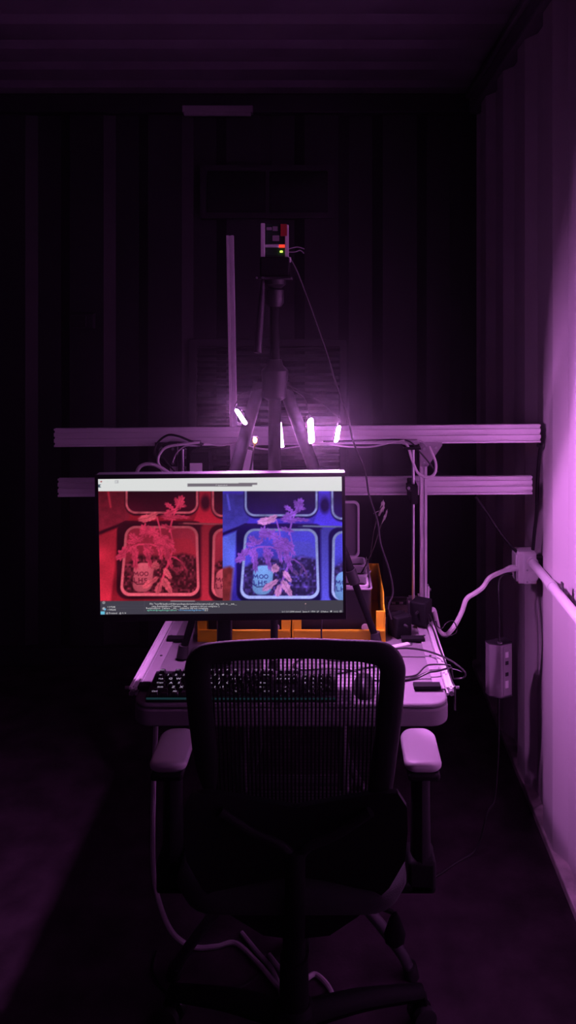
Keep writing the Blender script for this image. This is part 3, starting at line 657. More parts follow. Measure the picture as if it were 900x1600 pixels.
# ------------------------------------------------------------------ purple grow lamps
def grow_lamp(label, px, py, d, length, tilt, r, pitch, yaw, wrap, glow, wire):
    o = thing('grow_lamp', label, 'lamp', P(px, py, d), (0, 0, 0), 'purple grow lamps on the tripod')
    p_, y_, t_ = math.radians(pitch), math.radians(yaw), math.radians(tilt)
    nrm = Vector((math.sin(y_) * math.cos(p_), -math.cos(y_) * math.cos(p_), -math.sin(p_)))     # the way the bar faces
    bar = Vector((math.sin(t_), 0, math.cos(t_))); bar.y = -(bar.x * nrm.x + bar.z * nrm.z) / nrm.y
    length *= bar.length; bar.normalize()
    R = Matrix(((-nrm).cross(bar), -nrm, bar)).transposed().to_4x4()
    L = length / 2
    def place(bm): bmesh.ops.transform(bm, matrix=R, verts=bm.verts[:]); return bm
    n = 10; span = math.radians(wrap) / 2                      # the diffuser is an arc of `wrap` degrees facing local -y
    arc = [(r * math.sin(-span + 2 * span * i / n), -r * (math.cos(-span + 2 * span * i / n) - math.cos(min(span, math.pi / 2)))) for i in range(n + 1)]
    if wrap < 180: arc = [(u * r / max(q[0] for q in arc), v * r / max(q[0] for q in arc)) for u, v in arc]
    rw = max(p[0] for p in arc); yb = max(p[1] for p in arc)
    obj('diffuser', place(prism(bmesh.new(), arc, -L, L) if wrap > 180 else prism(bmesh.new(), rrect(-r, -L, r, L, r * .98, 6), -.0006, 0, 'y')), glow, o)
    back = [(-rw * 1.04, yb + .0004), (rw * 1.04, yb + .0004), (rw * .85, yb + r * .7), (-rw * .85, yb + r * .7)]
    if wrap > 180: hb = prism(bmesh.new(), back, -L * 1.03, L * 1.03)
    else:
        hb = ring(bmesh.new(), rrect(-r * 1.16, -L - r * .16, r * 1.16, L + r * .16, r * 1.14, 6), rrect(-r * 1.01, -L - r * .01, r * 1.01, L + r * .01, r * .99, 6), -.0016, .004, 'y')
        prism(hb, rrect(-r * 1.02, -L, r * 1.02, L, r * .98, 6), .0005, .006, 'y')
    obj('housing', place(hb), MATTE, o)
    if wrap < 180: obj('end_cap', place(B(((-r * .5, .0008, L), (r * .5, .006, L + .008)))), BLACK, o, bevel=.001)
    for a0, a1 in ((L, L + .005), (-L - .003, -L)) if wrap > 180 else ():
        obj('end_cap', place(prism(bmesh.new(), rrect(-rw * 1.1, -r * .9, rw * 1.1, yb + r * .72, r * .3, 3), a0, a1)), BLACK, o)
    top = R @ Vector((0, r * .3, L + .004))
    w_ = [top] + [P(*q) - o.location for q in wire]
    obj('lamp_wire', tube(bmesh.new(), smoothpath(w_, 6), .0016, 6), BCAB, o, smooth=True)
    return o
hub = (440, 604, 2.045)
grow_lamp('leftmost glowing purple lamp bar, tilted beside the foot of the upright post', 377, 651, 2.00, .047, -31, .0072, 30, -30, 24, DIFF, [(368, 632, 2.01), (385, 612, 2.02), hub])
grow_lamp('thin glowing purple lamp bar hanging second from the left', 438.5, 679, 2.12, .070, -6, .0055, 6, 6, 330, DIFFW, [(437, 655, 2.12), (436, 622, 2.11), (436, 606, 2.07)])
grow_lamp('largest glowing purple lamp bar, hanging third from the left', 485.5, 673, 2.00, .068, -3, .0085, 16, 38, 24, DIFF, [(483, 645, 2.0), (473, 620, 2.02), (448, 606, 2.035)])
grow_lamp('rightmost short glowing purple lamp bar in front of the upper beam', 527, 678, 2.03, .046, 10, .0062, 20, 35, 24, DIFF, [(530, 655, 2.03), (500, 628, 2.035), (450, 602, 2.04)])
am = thing('indicator_lamp', 'small glowing amber indicator bulb between the two left purple lamps', 'lamp', P(398.5, 688, 1.955))
bm = bmesh.new(); bmesh.ops.create_icosphere(bm, subdivisions=2, radius=.0052); bmesh.ops.scale(bm, vec=(1, 1, 1.4), verts=bm.verts[:]); obj('bulb', bm, AMBER, am, smooth=True)
obj('holder', B(((-.006, .004, -.010), (.006, .016, .008))), BLACK, am, bevel=.001)
obj('lamp_wire', tube(bmesh.new(), smoothpath([Vector((0, .012, -.006)), P(396, 705, 1.955) - am.location, P(391, 735, 1.955) - am.location, P(383, 752, 1.96) - am.location, P(378, 790, 1.965) - am.location], 6), .0028, 8), BCAB, am, smooth=True)

# ------------------------------------------------------------------ orange bins, black planter boxes, pots
def orange_bin(x0, x1, label):
    o = thing('storage_bin', label, 'bin', ((x0 + x1) / 2, 2.147, TZ), (0, 0, 0), 'orange bins on the table')
    W2 = (x1 - x0) / 2; D = .315; t = .004
    prof = [(0, .002), (D, .002), (D, .120), (.06, .118), (.045, .088), (.004, .084), (0, .034)]
    for s in (-1, 1):
        a = s * W2; b = s * (W2 - t); obj('side_wall', prism(bmesh.new(), prof, min(a, b), max(a, b), 'x'), ORANGE, o, bevel=.001)
    obj('front_lip', B(((-W2 + t, 0, .002), (W2 - t, t, .034)), ((-W2 + t, -.006, .030), (W2 - t, 0, .035))), ORANGE, o, bevel=.001)
    obj('back_wall', B(((-W2 + t, D - t, .002), (W2 - t, D, .120))), ORANGE, o)
    obj('bin_floor', B(((-W2, 0, 0), (W2, D, .004))), ORANGE, o)
    for s in (-1, 1):
        a, b = s * (W2 - .026), s * (W2 - t); obj('front_corner', B(((min(a, b), 0, .03), (max(a, b), .006, .086))), ORANGE, o, bevel=.001)
    return o
orange_bin(-.377, -.116, 'orange open-front bin behind the monitor stand, beside the left tripod leg')
orange_bin(-.112, .149, 'orange open-front bin with its lit side wall showing beside the power adapters')
def planter(x0, x1, label, lid):
    o = thing('planter_box', label, 'planter', ((x0 + x1) / 2, 2.168, TZ + .0045), (0, 0, 0), 'black planter boxes in the orange bins')
    W2 = (x1 - x0) / 2; D = .275; H = .1335
    bm = ring(bmesh.new(), rrect(-W2, 0, W2, D, .012), rrect(-W2 + .004, .004, W2 - .004, D - .004, .009), 0, H)
    prism(bm, rrect(-W2 + .003, .003, W2 - .003, D - .003, .009), 0, .004)
    obj('body', bm, BLACK, o, bevel=.001)
    obj('rim', ring(bmesh.new(), rrect(-W2 - .003, -.003, W2 + .003, D + .003, .014), rrect(-W2 + .003, .003, W2 - .003, D - .003, .009), H, H + .004), GPLA, o, bevel=.001)
    if lid:
        l = obj('lid', prism(bmesh.new(), rrect(-W2 + .004, H + .006, W2 - .024, H + .186, .018), D + .006, D + .012, 'y'), LIDM, o, bevel=.001)
        obj('lid_rim', ring(bmesh.new(), rrect(-W2 + .004, H + .006, W2 - .024, H + .186, .018), rrect(-W2 + .011, H + .013, W2 - .031, H + .179, .013), D - .004, D + .0055, 'y'), WPLA, l, bevel=.001)
    obj('badge', cyl(bmesh.new(), (W2 - .018, -.0005, .028), (W2 - .018, -.004, .028), .0105, 20), WPLA, o, smooth=True)
    return o
planter(-.352, -.141, 'black planter box inside the orange bin behind the monitor stand', False)
planter(-.100, .111, 'black planter box with raised lid inside the orange bin beside the adapters', True)
pot_src = None
names = {0: 'nearest', 1: 'middle', 2: 'farthest'}
def add_pot(x, y, label):
    global pot_src
    if pot_src is None:
        o = thing('plant_pot', label, 'pot', (x, y, TZ + .009), (0, 0, 0), 'white pots in the planter boxes')
        bm = bmesh.new(); H = .138
        lo, hi = rrect(-.036, -.033, .036, .033, .012), rrect(-.044, -.0405, .044, .0405, .015)
        li, hj = rrect(-.034, -.031, .034, .031, .011), rrect(-.040, -.0365, .040, .0365, .013)
        n = len(lo); V = lambda pts, z: [bm.verts.new((u, v, z)) for u, v in pts]
        A, Bq, Cq, Dq = V(lo, 0), V(hi, H), V(hj, H), V(li, .003)
        for p, q in ((A, Bq), (Bq, Cq), (Cq, Dq)):
            for i in range(n): bm.faces.new((p[i], p[(i + 1) % n], q[(i + 1) % n], q[i]))
        bm.faces.new(A[::-1]); bm.faces.new(Dq)
        obj('pot_body', bm, WPLA, o, smooth=True)
        obj('pot_rim', ring(bmesh.new(), rrect(-.0465, -.043, .0465, .043, .016), rrect(-.040, -.0365, .040, .0365, .013), H - .009, H + .001), WPLA, o, bevel=.001)
        obj('soil', prism(bmesh.new(), rrect(-.0395, -.036, .0395, .036, .013), .090, .120), SOIL, o)
        pot_src = o; return o
    c = pot_src.copy(); COL.objects.link(c); c.location = (x, y, TZ + .009); c['label'] = label
    for ch in list(pot_src.children):
        q = ch.copy(); COL.objects.link(q); q.parent = c
    return c
for x, where in ((.058, 'nearer the adapters'), (-.045, 'nearer the other planter')):
    for k in range(3): add_pot(x, 2.217 + k * .089, 'white square pot, %s row of the lidded planter, %s' % (names[k], where))
for x, where in ((-.196, 'nearer the other planter'), (-.297, 'on its outer side')):
    for k in range(3): add_pot(x, 2.217 + k * .089, 'white square pot, %s row of the unlidded planter, %s' % (names[k], where))
def seedling(label, base, stems, leaves, s=1, r=.0016):
    o = thing('tomato_seedling', label, 'plant', base, (0, 0, 0), 'seedlings in the pots')
    for st in stems: obj('stem', tube(bmesh.new(), smoothpath([Vector(p) for p in st], 5), r, 6), STEM, o, smooth=True)
    for (x, y, z), a, b, az, pt in leaves:
        bm = bmesh.new(); n = 18; top, bot = [], []
        for i in range(n):
            t = 2 * math.pi * i / n; q = 1 + .16 * math.cos(7 * t)
            u, v = a * math.cos(t) * q, b * math.sin(t) * q
            top.append(bm.verts.new((u + a, v, .0006 - 6 * v * v - 2.5 * u * u))); bot.append(bm.verts.new((u + a, v, -6 * v * v - 2.5 * u * u)))
        for i in range(n): bm.faces.new((bot[i], bot[(i + 1) % n], top[(i + 1) % n], top[i]))
        ct, cb = bm.verts.new((a, 0, .002)), bm.verts.new((a, 0, .0012))
        for i in range(n): bm.faces.new((top[i], top[(i + 1) % n], ct)); bm.faces.new((bot[(i + 1) % n], bot[i], cb))
        bmesh.ops.transform(bm, matrix=Matrix.Translation((x, y, z)) @ Matrix.Rotation(az, 4, 'Z') @ Matrix.Rotation(pt, 4, 'Y'), verts=bm.verts[:])
        obj('leaf', bm, LEAF, o, smooth=True, angle=180)
    return o
b0 = Vector((.080, 2.307, TZ + .009 + .1195))
def q_(px, py, d=2.30): return P(px, py, d) - b0
seedling('thin seedling with pale lit leaf tips rising beside the raised planter lid', b0,
         [[(0, 0, 0), q_(577, 870), q_(584, 830), q_(592, 800), q_(598, 790)], [(.003, -.004, 0), q_(582, 860, 2.29), q_(592, 830, 2.29), q_(599, 808, 2.29)], [(0, .003, 0), q_(573, 880), q_(571, 872)]],
         [(q_(592, 806), .017, .0075, .5, -1.2), (q_(597, 800), .017, .007, .9, -1.4), (q_(596, 818, 2.29), .016, .007, .3, -1.1), (q_(601, 812, 2.29), .015, .006, .3, -1.3),
          (q_(571, 893), .010, .004, 0, -1.3), (q_(574, 900), .010, .004, .6, -.8), (q_(572, 880), .009, .0035, .2, -1.5), (q_(593, 798), .013, .006, 2.4, .5)])
for (x, y), lab in (((-.045, 2.306), 'leafy tomato seedling in the middle inner pot of the lidded planter'), ((-.196, 2.306), 'leafy tomato seedling in the middle inner pot of the unlidded planter')):
    lv_ = []; 
    for k in range(9):
        z = .03 + k * .014; az = k * 2.4
        lv_.append(((.012 * math.cos(az), .012 * math.sin(az), z), .021 - .001 * k, .011, az, .25))
    seedling(lab, (x, y, TZ + .1285), [[(0, 0, 0), (.004, .002, .06), (-.003, 0, .12), (.002, 0, .155)]], lv_, r=.0022)

# ------------------------------------------------------------------ clutter at the right of the table
def adapter(label, px, d, size, rot, z=TZ):
    o = thing('power_adapter', label, 'power adapter', ((px - VX) / (F / d), d, z), (0, 0, math.radians(rot)), 'black power adapters')
    a, b, c = size
    obj('case', B(((-a / 2, -b / 2, 0), (a / 2, b / 2, c))), MATTE, o, bevel=.004)
    obj('plug', B(((-a * .3, b / 2, c * .25), (a * .3, b / 2 + .014, c * .75))), BLACK, o, bevel=.002)
    obj('strain_relief', cyl(bmesh.new(), (0, -b / 2 + .001, c * .6), (0, -b / 2 - .014, c * .6), .0045, 10, .003), RUBBER, o, smooth=True)
    return o
adapter('black cube power adapter on the table beside the orange bin', 624, 2.195, (.052, .050, .060), 32)
adapter('black cube power adapter at the foot of the right gantry post', 658, 2.255, (.050, .054, .068), -28, TZ + .0105)
o = thing('metal_bar', 'dark metal bar lying on the table behind the cube adapters', 'bar', (.196, 2.335, TZ), (0, 0, -.12))
obj('bar', prism(bmesh.new(), [(u - .01, v) for u, v in slot_profile(1, 1, .016)], -.042, .024, 'x'), DGREY, o)
obj('end_cap', B(((.024, -.0105, -.0), (.0265, .0065, .0165))), BLACK, o, bevel=.001)
o = thing('driver_board', 'flat black electronics box near the back edge of the table', 'electronics box', (.208, 2.442, TZ))
obj('case', B(((-.034, -.016, 0), (.032, .016, .012))), BLACK, o, bevel=.002)
obj('sockets', B(((-.02, -.0185, .003), (-.008, -.0155, .009)), ((.004, -.0185, .003), (.016, -.0155, .009))), GPLA, o)
o = thing('connector_strip', 'pale flat connector strip lying on the table in front of the cube adapters', 'connector', (.168, 2.106, TZ), (0, 0, .45))
obj('strip', B(((-.03, -.008, 0), (.05, .008, .006))), WPLA, o, bevel=.0015)
obj('contacts', B(((.05, -.006, .001), (.058, .006, .004))), BOLT, o)

# ------------------------------------------------------------------ wall outlet, conduit, hanging power box
ob = thing('outlet_box', 'pale surface-mounted outlet box on the corrugated wall with a conduit leaving it', 'outlet box', (.645, 2.492, .822))
obj('box_body', B(((-.040, .008, -.052), (.020, .07, .052))), WPLA, ob, bevel=.006, seg=3)
obj('wall_bracket', B(((.018, .02, -.03), (.0505, .058, .03))), DARKP, ob, bevel=.002)
obj('face_cover', B(((-.047, .010, -.044), (-.040, .066, .044))), WPLA, ob, bevel=.002)
obj('end_plate', B(((-.024, 0, -.050), (.019, .009, .050))), WPLA, ob, bevel=.004)
bm = bmesh.new()
lathe(bm, [(.0165, 0), (.0165, .002), (.0135, .003)], 20, Matrix.Translation((.007, .0005, -.026)) @ Matrix.Rotation(math.pi / 2, 4, 'X'))
obj('knockout', bm, WPLA, ob)
bm = bmesh.new()
for u, z in ((-.012, -.004), (-.012, -.042)): cyl(bm, (u, .001, z), (u, -.0015, z), .003, 8)
obj('cover_screws', bm, BOLT, ob, smooth=True)
cz = .845
cd = thing('conduit_pipe', 'white conduit pipe running along the corrugated wall from the outlet box', 'pipe', (.648, 2.49, cz))
obj('pipe', cyl(bmesh.new(), (0, 0, 0), (0, -2.6, 0), .0145, 16), WPLA, cd, smooth=True)
bm = bmesh.new()
for y in (-.20, -.9, -1.6): tube(bm, [(0, y, 0), (0, y - .035, 0)], .0165, 16)
obj('coupling', bm, WPLA, cd, smooth=True)
obj('collar', cyl(bmesh.new(), (0, 0, 0), (0, -.014, 0), .018, 16), WPLA, cd, smooth=True)
for y in (-.28, -1.2):
    obj('strap', B(((-.002, y - .009, -.020), (.016, y + .009, -.0145)), ((.012, y - .009, -.03), (.0165, y + .009, .03))), DGREY, cd, bevel=.001)
hd = 2.47
pbx = thing('power_box', 'long grey power box with two dark sockets hanging beside the corrugated wall', 'power supply', P(779, 1044, hd), (0, 0, math.radians(24)))
obj('case', prism(bmesh.new(), [(-.036, .000), (-.008, -.024), (.034, -.024), (.040, -.016), (.040, .022), (-.036, .022)], -.083, .083), GPLA, pbx, bevel=.002)
obj('front_panel', B(((.0, -.0262, -.078), (.026, -.0238, .078))), GPLA, pbx, bevel=.0008)
for z in (.026, -.010): obj('socket', B(((.007, -.0275, z - .007), (.019, -.026, z + .005))), BLACK, pbx, bevel=.0006)
obj('rating_plate', B(((.007, -.0268, -.055), (.019, -.0260, -.032)), ((.007, -.0268, .042), (.019, -.0260, .060))), ALU, pbx)
obj('end_caps', prism(prism(bmesh.new(), [(-.037, -.001), (-.008, -.025), (.035, -.025), (.041, -.016), (.041, .023), (-.037, .023)], -.086, -.0825), [(-.037, -.001), (-.008, -.025), (.035, -.025), (.041, -.016), (.041, .023), (-.037, .023)], .0825, .086), DGREY, pbx, bevel=.001)
obj('screw', cyl(bmesh.new(), (-.004, -.012, .085), (-.004, -.012, .089), .008, 12), STEEL, pbx, smooth=True)

# ------------------------------------------------------------------ cables
Q = P
cable('power_cable', 'long thin black cord dropping from the circuit board past the right lamp to the adapters',
      [Q(446, 396, 2.05), Q(462, 420, 2.08), Q(485, 480, 2.12), Q(509, 548, 2.14), Q(524, 596, 2.15), Q(543, 650, 2.15), Q(552, 690, 2.15), Q(570, 735, 2.16), Q(577, 775, 2.17), Q(590, 815, 2.18), Q(595, 850, 2.18), Q(608, 890, 2.18), Q(614, 925, 2.18), Q(607, 948, 2.17), Q(612, 968, 2.165)], .0026, BCAB)
cable('cable', 'white twin cable looping down from the upper beam clamp beside the left gantry post',
      [Q(312, 691, 2.345), Q(285, 694, 2.34), Q(258, 700, 2.335), Q(247, 718, 2.33), Q(254, 735, 2.33), Q(268, 748, 2.33), Q(290, 775, 2.33), Q(300, 830, 2.33)], .0042, WCAB)
cable('cable', 'pale hose-like cable arching low behind the top left of the monitor',
      [Q(216, 752, 2.30), Q(214, 738, 2.30), Q(222, 727, 2.30), Q(240, 726, 2.31), Q(262, 738, 2.32), Q(280, 760, 2.32), Q(284, 800, 2.32)], .0055, GCAB)
cable('cable', 'black cable bowed over the face of the upper beam at its left clamp',
      [Q(318, 694, 2.35), Q(300, 690, 2.345), Q(280, 682, 2.345), Q(262, 680, 2.345), Q(246, 692, 2.345), Q(242, 708, 2.34), Q(250, 722, 2.34), Q(262, 735, 2.34), Q(266, 770, 2.34)], .0034, BCAB)
cable('cable', 'black cable slanting from the upper beam clamp to the terminal strip',
      [Q(316, 696, 2.35), Q(292, 692, 2.345), Q(262, 692, 2.345), Q(248, 704, 2.335), Q(262, 724, 2.33), Q(276, 740, 2.33)], .0026, BCAB)
cable('cable', 'thin pale wire arching from the beam clamp to the terminal strip screws',
      [Q(308, 697, 2.35), Q(290, 697, 2.34), Q(276, 708, 2.335), Q(270, 722, 2.335)], .0022, GCAB)
cable('cable', 'pale cable strung along the lower edge of the upper beam behind the lamps',
      [Q(320, 693, 2.352), Q(345, 696, 2.36), Q(375, 692, 2.362), Q(400, 700, 2.362), Q(430, 702, 2.362), Q(470, 697, 2.362), Q(510, 694, 2.362), Q(545, 698, 2.362), Q(580, 698, 2.362), Q(610, 692, 2.358), Q(632, 688, 2.352)], .0026, WCAB)
cable('cable', 'black cable strung straight along the upper beam towards the right clamp',
      [Q(505, 690, 2.366), Q(540, 689, 2.366), Q(580, 688, 2.366), Q(620, 687, 2.362), Q(640, 690, 2.35), Q(655, 705, 2.345), Q(668, 720, 2.34), Q(678, 733, 2.345), Q(684, 737, 2.36)], .0026, BCAB)
cable('cable', 'pale flat cable hanging in a loop in front of the triangular gusset plate',
      [Q(628, 691, 2.35), Q(637, 697, 2.345), Q(645, 722, 2.34), Q(654, 740, 2.34), Q(668, 746, 2.34), Q(679, 740, 2.34), Q(681, 724, 2.34), Q(674, 705, 2.345), Q(671, 698, 2.352)], .0042, WCAB)
cable('cable', 'thin pale wire bridging the right clamp to the gusset plate', [Q(646, 690, 2.35), Q(656, 689, 2.35), Q(663, 693, 2.35), Q(666, 698, 2.355)], .0018, GCAB)
pw = cable('power_cable', 'thick white power cable sagging from the outlet box plug down to the table',
      [Q(806, 889, 2.505), Q(796, 890, 2.49), Q(782, 894, 2.45), Q(765, 903, 2.40), Q(754, 918, 2.37), Q(742, 927, 2.36), Q(729, 936, 2.35), Q(722, 955, 2.34), Q(712, 975, 2.33), Q(703, 987, 2.32), Q(696, 992, 2.32), Q(686, 985, 2.315), (.305, 2.30, .760), (.288, 2.278, .765)], .0072, WCAB)
cable('plug', None, [Q(812, 888, 2.515), Q(800, 888, 2.50), Q(795, 889, 2.49), Q(790, 891, 2.478)], [.0105] * 8 + [.011] * 6 + [.0095] * 6 + [.0085] * 5, WPLA, pw)
cable('cable', 'thin black wire curling from the cube adapter out past the white power cable',
      [Q(668, 957, 2.24), Q(680, 975, 2.25), Q(690, 982, 2.27), Q(697, 974, 2.28), Q(706, 970, 2.29), Q(712, 976, 2.29), Q(713, 988, 2.29), Q(700, 994, 2.28), Q(690, 994, 2.26), Q(682, 985, 2.25)], .0016, BCAB)
cable('cable', 'thick black cable sweeping over the right table edge behind the chair',
      [Q(585, 1020, 2.06), Q(615, 1014, 2.05), Q(640, 1013, 2.05), Q(670, 1018, 2.04), Q(700, 1030, 1.98), Q(718, 1042, 1.95), Q(727, 1052, 1.94), Q(722, 1060, 1.95), Q(705, 1060, 1.95), Q(680, 1060, 1.93), Q(655, 1060, 1.925), Q(628, 1064, 1.91), Q(600, 1064, 1.91), Q(580, 1062, 1.915)], .0026, BCAB)
cable('cable', 'thin black cable looping across the table top right of the chair back',
      [Q(632, 1059, 1.93), Q(650, 1056, 1.94), Q(665, 1048, 1.965), Q(690, 1044, 1.97), Q(710, 1046, 1.96), Q(722, 1050, 1.95)], .0020, BCAB)
cable('cable', 'black cord running from behind the cube adapters down the right rail',
      [Q(668, 962, 2.24), Q(676, 990, 2.20), Q(686, 1020, 2.07), Q(698, 1050, 1.96), Q(706, 1074, 1.88), Q(709, 1082, 1.86), Q(711, 1110, 1.85)], .0024, BCAB)
cable('mouse_cable', 'thin black lead from the mouse winding over the table behind the keyboard',
      [(.078, 1.915, TZ + .008), (.075, 1.935, TZ + .003), (.05, 1.952, TZ + .010), (-.02, 1.975, TZ + .0035), (-.08, 1.97, TZ + .0025), (-.10, 2.0, TZ + .0025), (-.06, 2.05, TZ + .0025), (.03, 2.08, TZ + .0025)], .0022, BCAB)
cable('keyboard_cable', 'black lead leaving the back of the keyboard in front of the monitor stand',
      [(-.19, 1.918, TZ + .012), (-.185, 1.935, TZ + .004), (-.10, 1.94, TZ + .0025), (.0, 1.945, TZ + .0025), (.1, 1.985, TZ + .0025), (.17, 2.0, TZ + .0025)], .0022, BCAB)
cable('display_cable', 'thin black cable dropping from the monitor in front of the lidded planter',
      [(-.10, 1.942, 1.0), (-.06, 1.96, .95), (-.030, 1.99, .88), (-.028, 2.01, .80), (-.02, 2.015, .745), (.02, 2.02, .7335), (.08, 2.03, .7335)], .0022, BCAB)
cable('cable', 'pale doubled cable hanging from under the left table edge down to the floor',
      [(-.435, 1.905, .678), (-.437, 1.90, .60), (-.440, 1.89, .45), (-.438, 1.88, .30), (-.438, 1.93, .18), (-.41, 1.96, .07), (-.36, 1.98, .0145), (-.30, 1.99, .0065), (-.25, 2.0, .0065), (-.18, 1.93, .0065), (-.14, 1.88, .0065), (-.10, 1.84, .0065)], .0062, GCAB)
cable('cable', 'pale cable coiled in a loop on the floor behind the chair column',
      [(-.24, 2.035, .0062), (-.19, 1.97, .0062), (-.15, 1.92, .0062), (-.125, 1.86, .0062), (-.115, 1.81, .0062), (-.08, 1.785, .0062), (-.02, 1.79, .0062), (.0, 1.85, .0062), (-.04, 1.905, .0062), (-.075, 1.875, .0165), (-.12, 1.90, .0165), (-.16, 1.95, .018)], .006, GCAB)
cable('cable', 'thin black cable lying on the floor across the left table foot',
      [(-.455, 1.98, .003), (-.445, 1.91, .003), (-.38, 1.85, .003), (-.27, 1.85, .003), (-.19, 1.90, .003), (-.15, 1.97, .003)], .0028, BCAB)
cable('power_cable', 'black cord from which the grey power box hangs below the outlet box',
      [Q(800, 897, 2.515), Q(790, 897, 2.50), Q(781, 905, 2.49), Q(779, 930, 2.47), Q(780, 970, 2.47), Q(779.5, 1003.5, 2.462)], .0030, BCAB)
cable('power_cable', 'black cord running from the hanging power box down across the floor',
      [Q(779.5, 1086, 2.47), Q(779, 1110, 2.46), Q(779, 1150, 2.45), Q(777, 1200, 2.43), Q(772, 1250, 2.41), (.48, 2.38, .10), (.44, 2.34, .02), (.37, 2.30, .0035), (.26, 2.22, .0032), (.10, 2.2, .0032), (-.05, 2.3, .0032)], .0034, BCAB)
cable('cable', 'black cable slanting along the wall from the lower beam down to the outlet box',
      [Q(742, 775, 2.46), Q(760, 800, 2.50), Q(780, 830, 2.51), Q(800, 855, 2.52), Q(812, 866, 2.525), Q(817, 871, 2.53)], .0045, BCAB)
cable('cable', 'thick black cable hanging along the wall from the upper beam end to the outlet box',
      [(.640, 2.392, 1.24), (.653, 2.40, 1.235), (.657, 2.43, 1.21), (.66, 2.46, 1.15), (.665, 2.49, 1.09), (.665, 2.50, 1.0), (.662, 2.515, .93), (.66, 2.525, .875)], .006, BCAB)

# ------------------------------------------------------------------ mesh-backed office chair
CX, CY = -.083, 1.68
ch = thing('office_chair', 'black mesh-back office chair with grey arm pads pulled up to the table', 'chair', (CX, CY, 0), (0, 0, 0))
cl = ch.location.copy()
def H_(name, bm, m, parent=None, **k):
    bmesh.ops.translate(bm, vec=-cl, verts=bm.verts[:]); return obj(name, bm, m, parent or ch, **k)
def bd(y): return 1.425 + (y - 1003) * .00030        # backrest leans back towards its top
def bp(x, y, dd=0): return P(x, y, bd(y) + dd)
def bow(x): return .030 * (1 - ((x - 461) / 150) ** 2)  # the back is dished
loop = [(309, 1062), (309, 1043), (317, 1027), (340, 1019), (400, 1014.5), (461, 1013), (522, 1014.5), (582, 1019), (604, 1027), (613, 1043), (613, 1062), (609, 1110), (602, 1170), (595, 1225), (588, 1243),
        (560, 1253), (510, 1260), (461, 1263), (412, 1260), (362, 1253), (334, 1243), (327, 1225), (320, 1170), (313, 1110)]
pts = smoothpath([bp(x, y, -.01 + bow(x) * .6) for x, y in loop], 4, closed=True)
n4 = len(pts); rad = []
for p in pts:
    zt_ = (p.z - .70) / .32; rad.append(.0095 if p.z < .735 and abs(p.x - CX) < .16 else .024 if abs(p.x - CX) > .15 else .0195)
for _ in range(4): rad = [(rad[i - 1] + rad[i] + rad[(i + 1) % n4]) / 3 for i in range(n4)]
H_('backrest_frame', tube(bmesh.new(), pts, rad, 12, closed=True, r2=[q * .62 for q in rad], up=(0, 1, 0)), CHAIRB, smooth=True, angle=60)
bm = bmesh.new()
x = 326.0
while x <= 597:
    e = abs(x - 461) / 135; yb = 1262 - 18 * e * e; yt = 1016 + (6 if e > .8 else 0)
    col = [bp(x - (x - 461) * .06 * max(0, (yy - 1060) / 200), yy, bow(x) + .012 * math.sin(math.pi * (yy - yt) / (yb - yt))) for yy in np.linspace(yt, yb, 9)]
    tube(bm, col, .0021, 5); x += 6.45
H_('mesh_strands', bm, STRAND, smooth=True)
bm = bmesh.new()
for yy in np.linspace(1032, 1250, 42):
    xr = 134 - (yy - 1060) * .06
    row = [bp(461 + t * xr, yy, bow(461 + t * xr) + .0026 + .012 * math.sin(math.pi * (yy - 1016) / 245)) for t in np.linspace(-1, 1, 13)]
    tube(bm, row, .00035, 4)
H_('cross_threads', bm, STRAND, smooth=True)
# lower back shell: a dished plate closing the back under the mesh
out = [(334, 1240), (461, 1262), (590, 1240), (622, 1240), (636, 1262), (637, 1300), (633, 1345), (608, 1388), (560, 1432), (515, 1462), (461, 1468), (412, 1462), (360, 1430), (316, 1390), (291, 1345), (287, 1300), (288, 1262), (300, 1240)]
bm = bmesh.new()
def sd(x, y): return 1.495 + (y - 1240) * .0004 - .05 * (abs(x - 461) / 175) ** 2
Fv = [bm.verts.new(P(x, y, sd(x, y))) for x, y in out]; Kv = [bm.verts.new(P(x, y, sd(x, y)) + Vector((0, .014, 0))) for x, y in out]
c0 = bm.verts.new(P(461, 1350, sd(461, 1350) + .012)); c1 = bm.verts.new(P(461, 1350, sd(461, 1350) + .03))
for i in range(len(out)):
    j = (i + 1) % len(out)
    bm.faces.new((Fv[i], Fv[j], c0)); bm.faces.new((Kv[j], Kv[i], c1)); bm.faces.new((Fv[j], Fv[i], Kv[i], Kv[j]))
sh = H_('back_shell', bm, CHAIRB, smooth=True, angle=50)
bm = bmesh.new()
for s in (-1, 1): tube(bm, smoothpath([P(461 + s * 118, 1268, 1.47), P(461 + s * 70, 1300, 1.485), P(461 + s * 12, 1330, 1.485), P(461, 1380, 1.495)], 6), .011, 8, r2=.008, up=(0, 1, 0))
tube(bm, smoothpath([P(461, 1330, 1.485), P(461, 1400, 1.50), P(461, 1450, 1.54), P(461, 1470, 1.62)], 6), .02, 8, r2=.012, up=(0, 1, 0))
H_('back_support', bm, CHAIRB, smooth=True, angle=60)
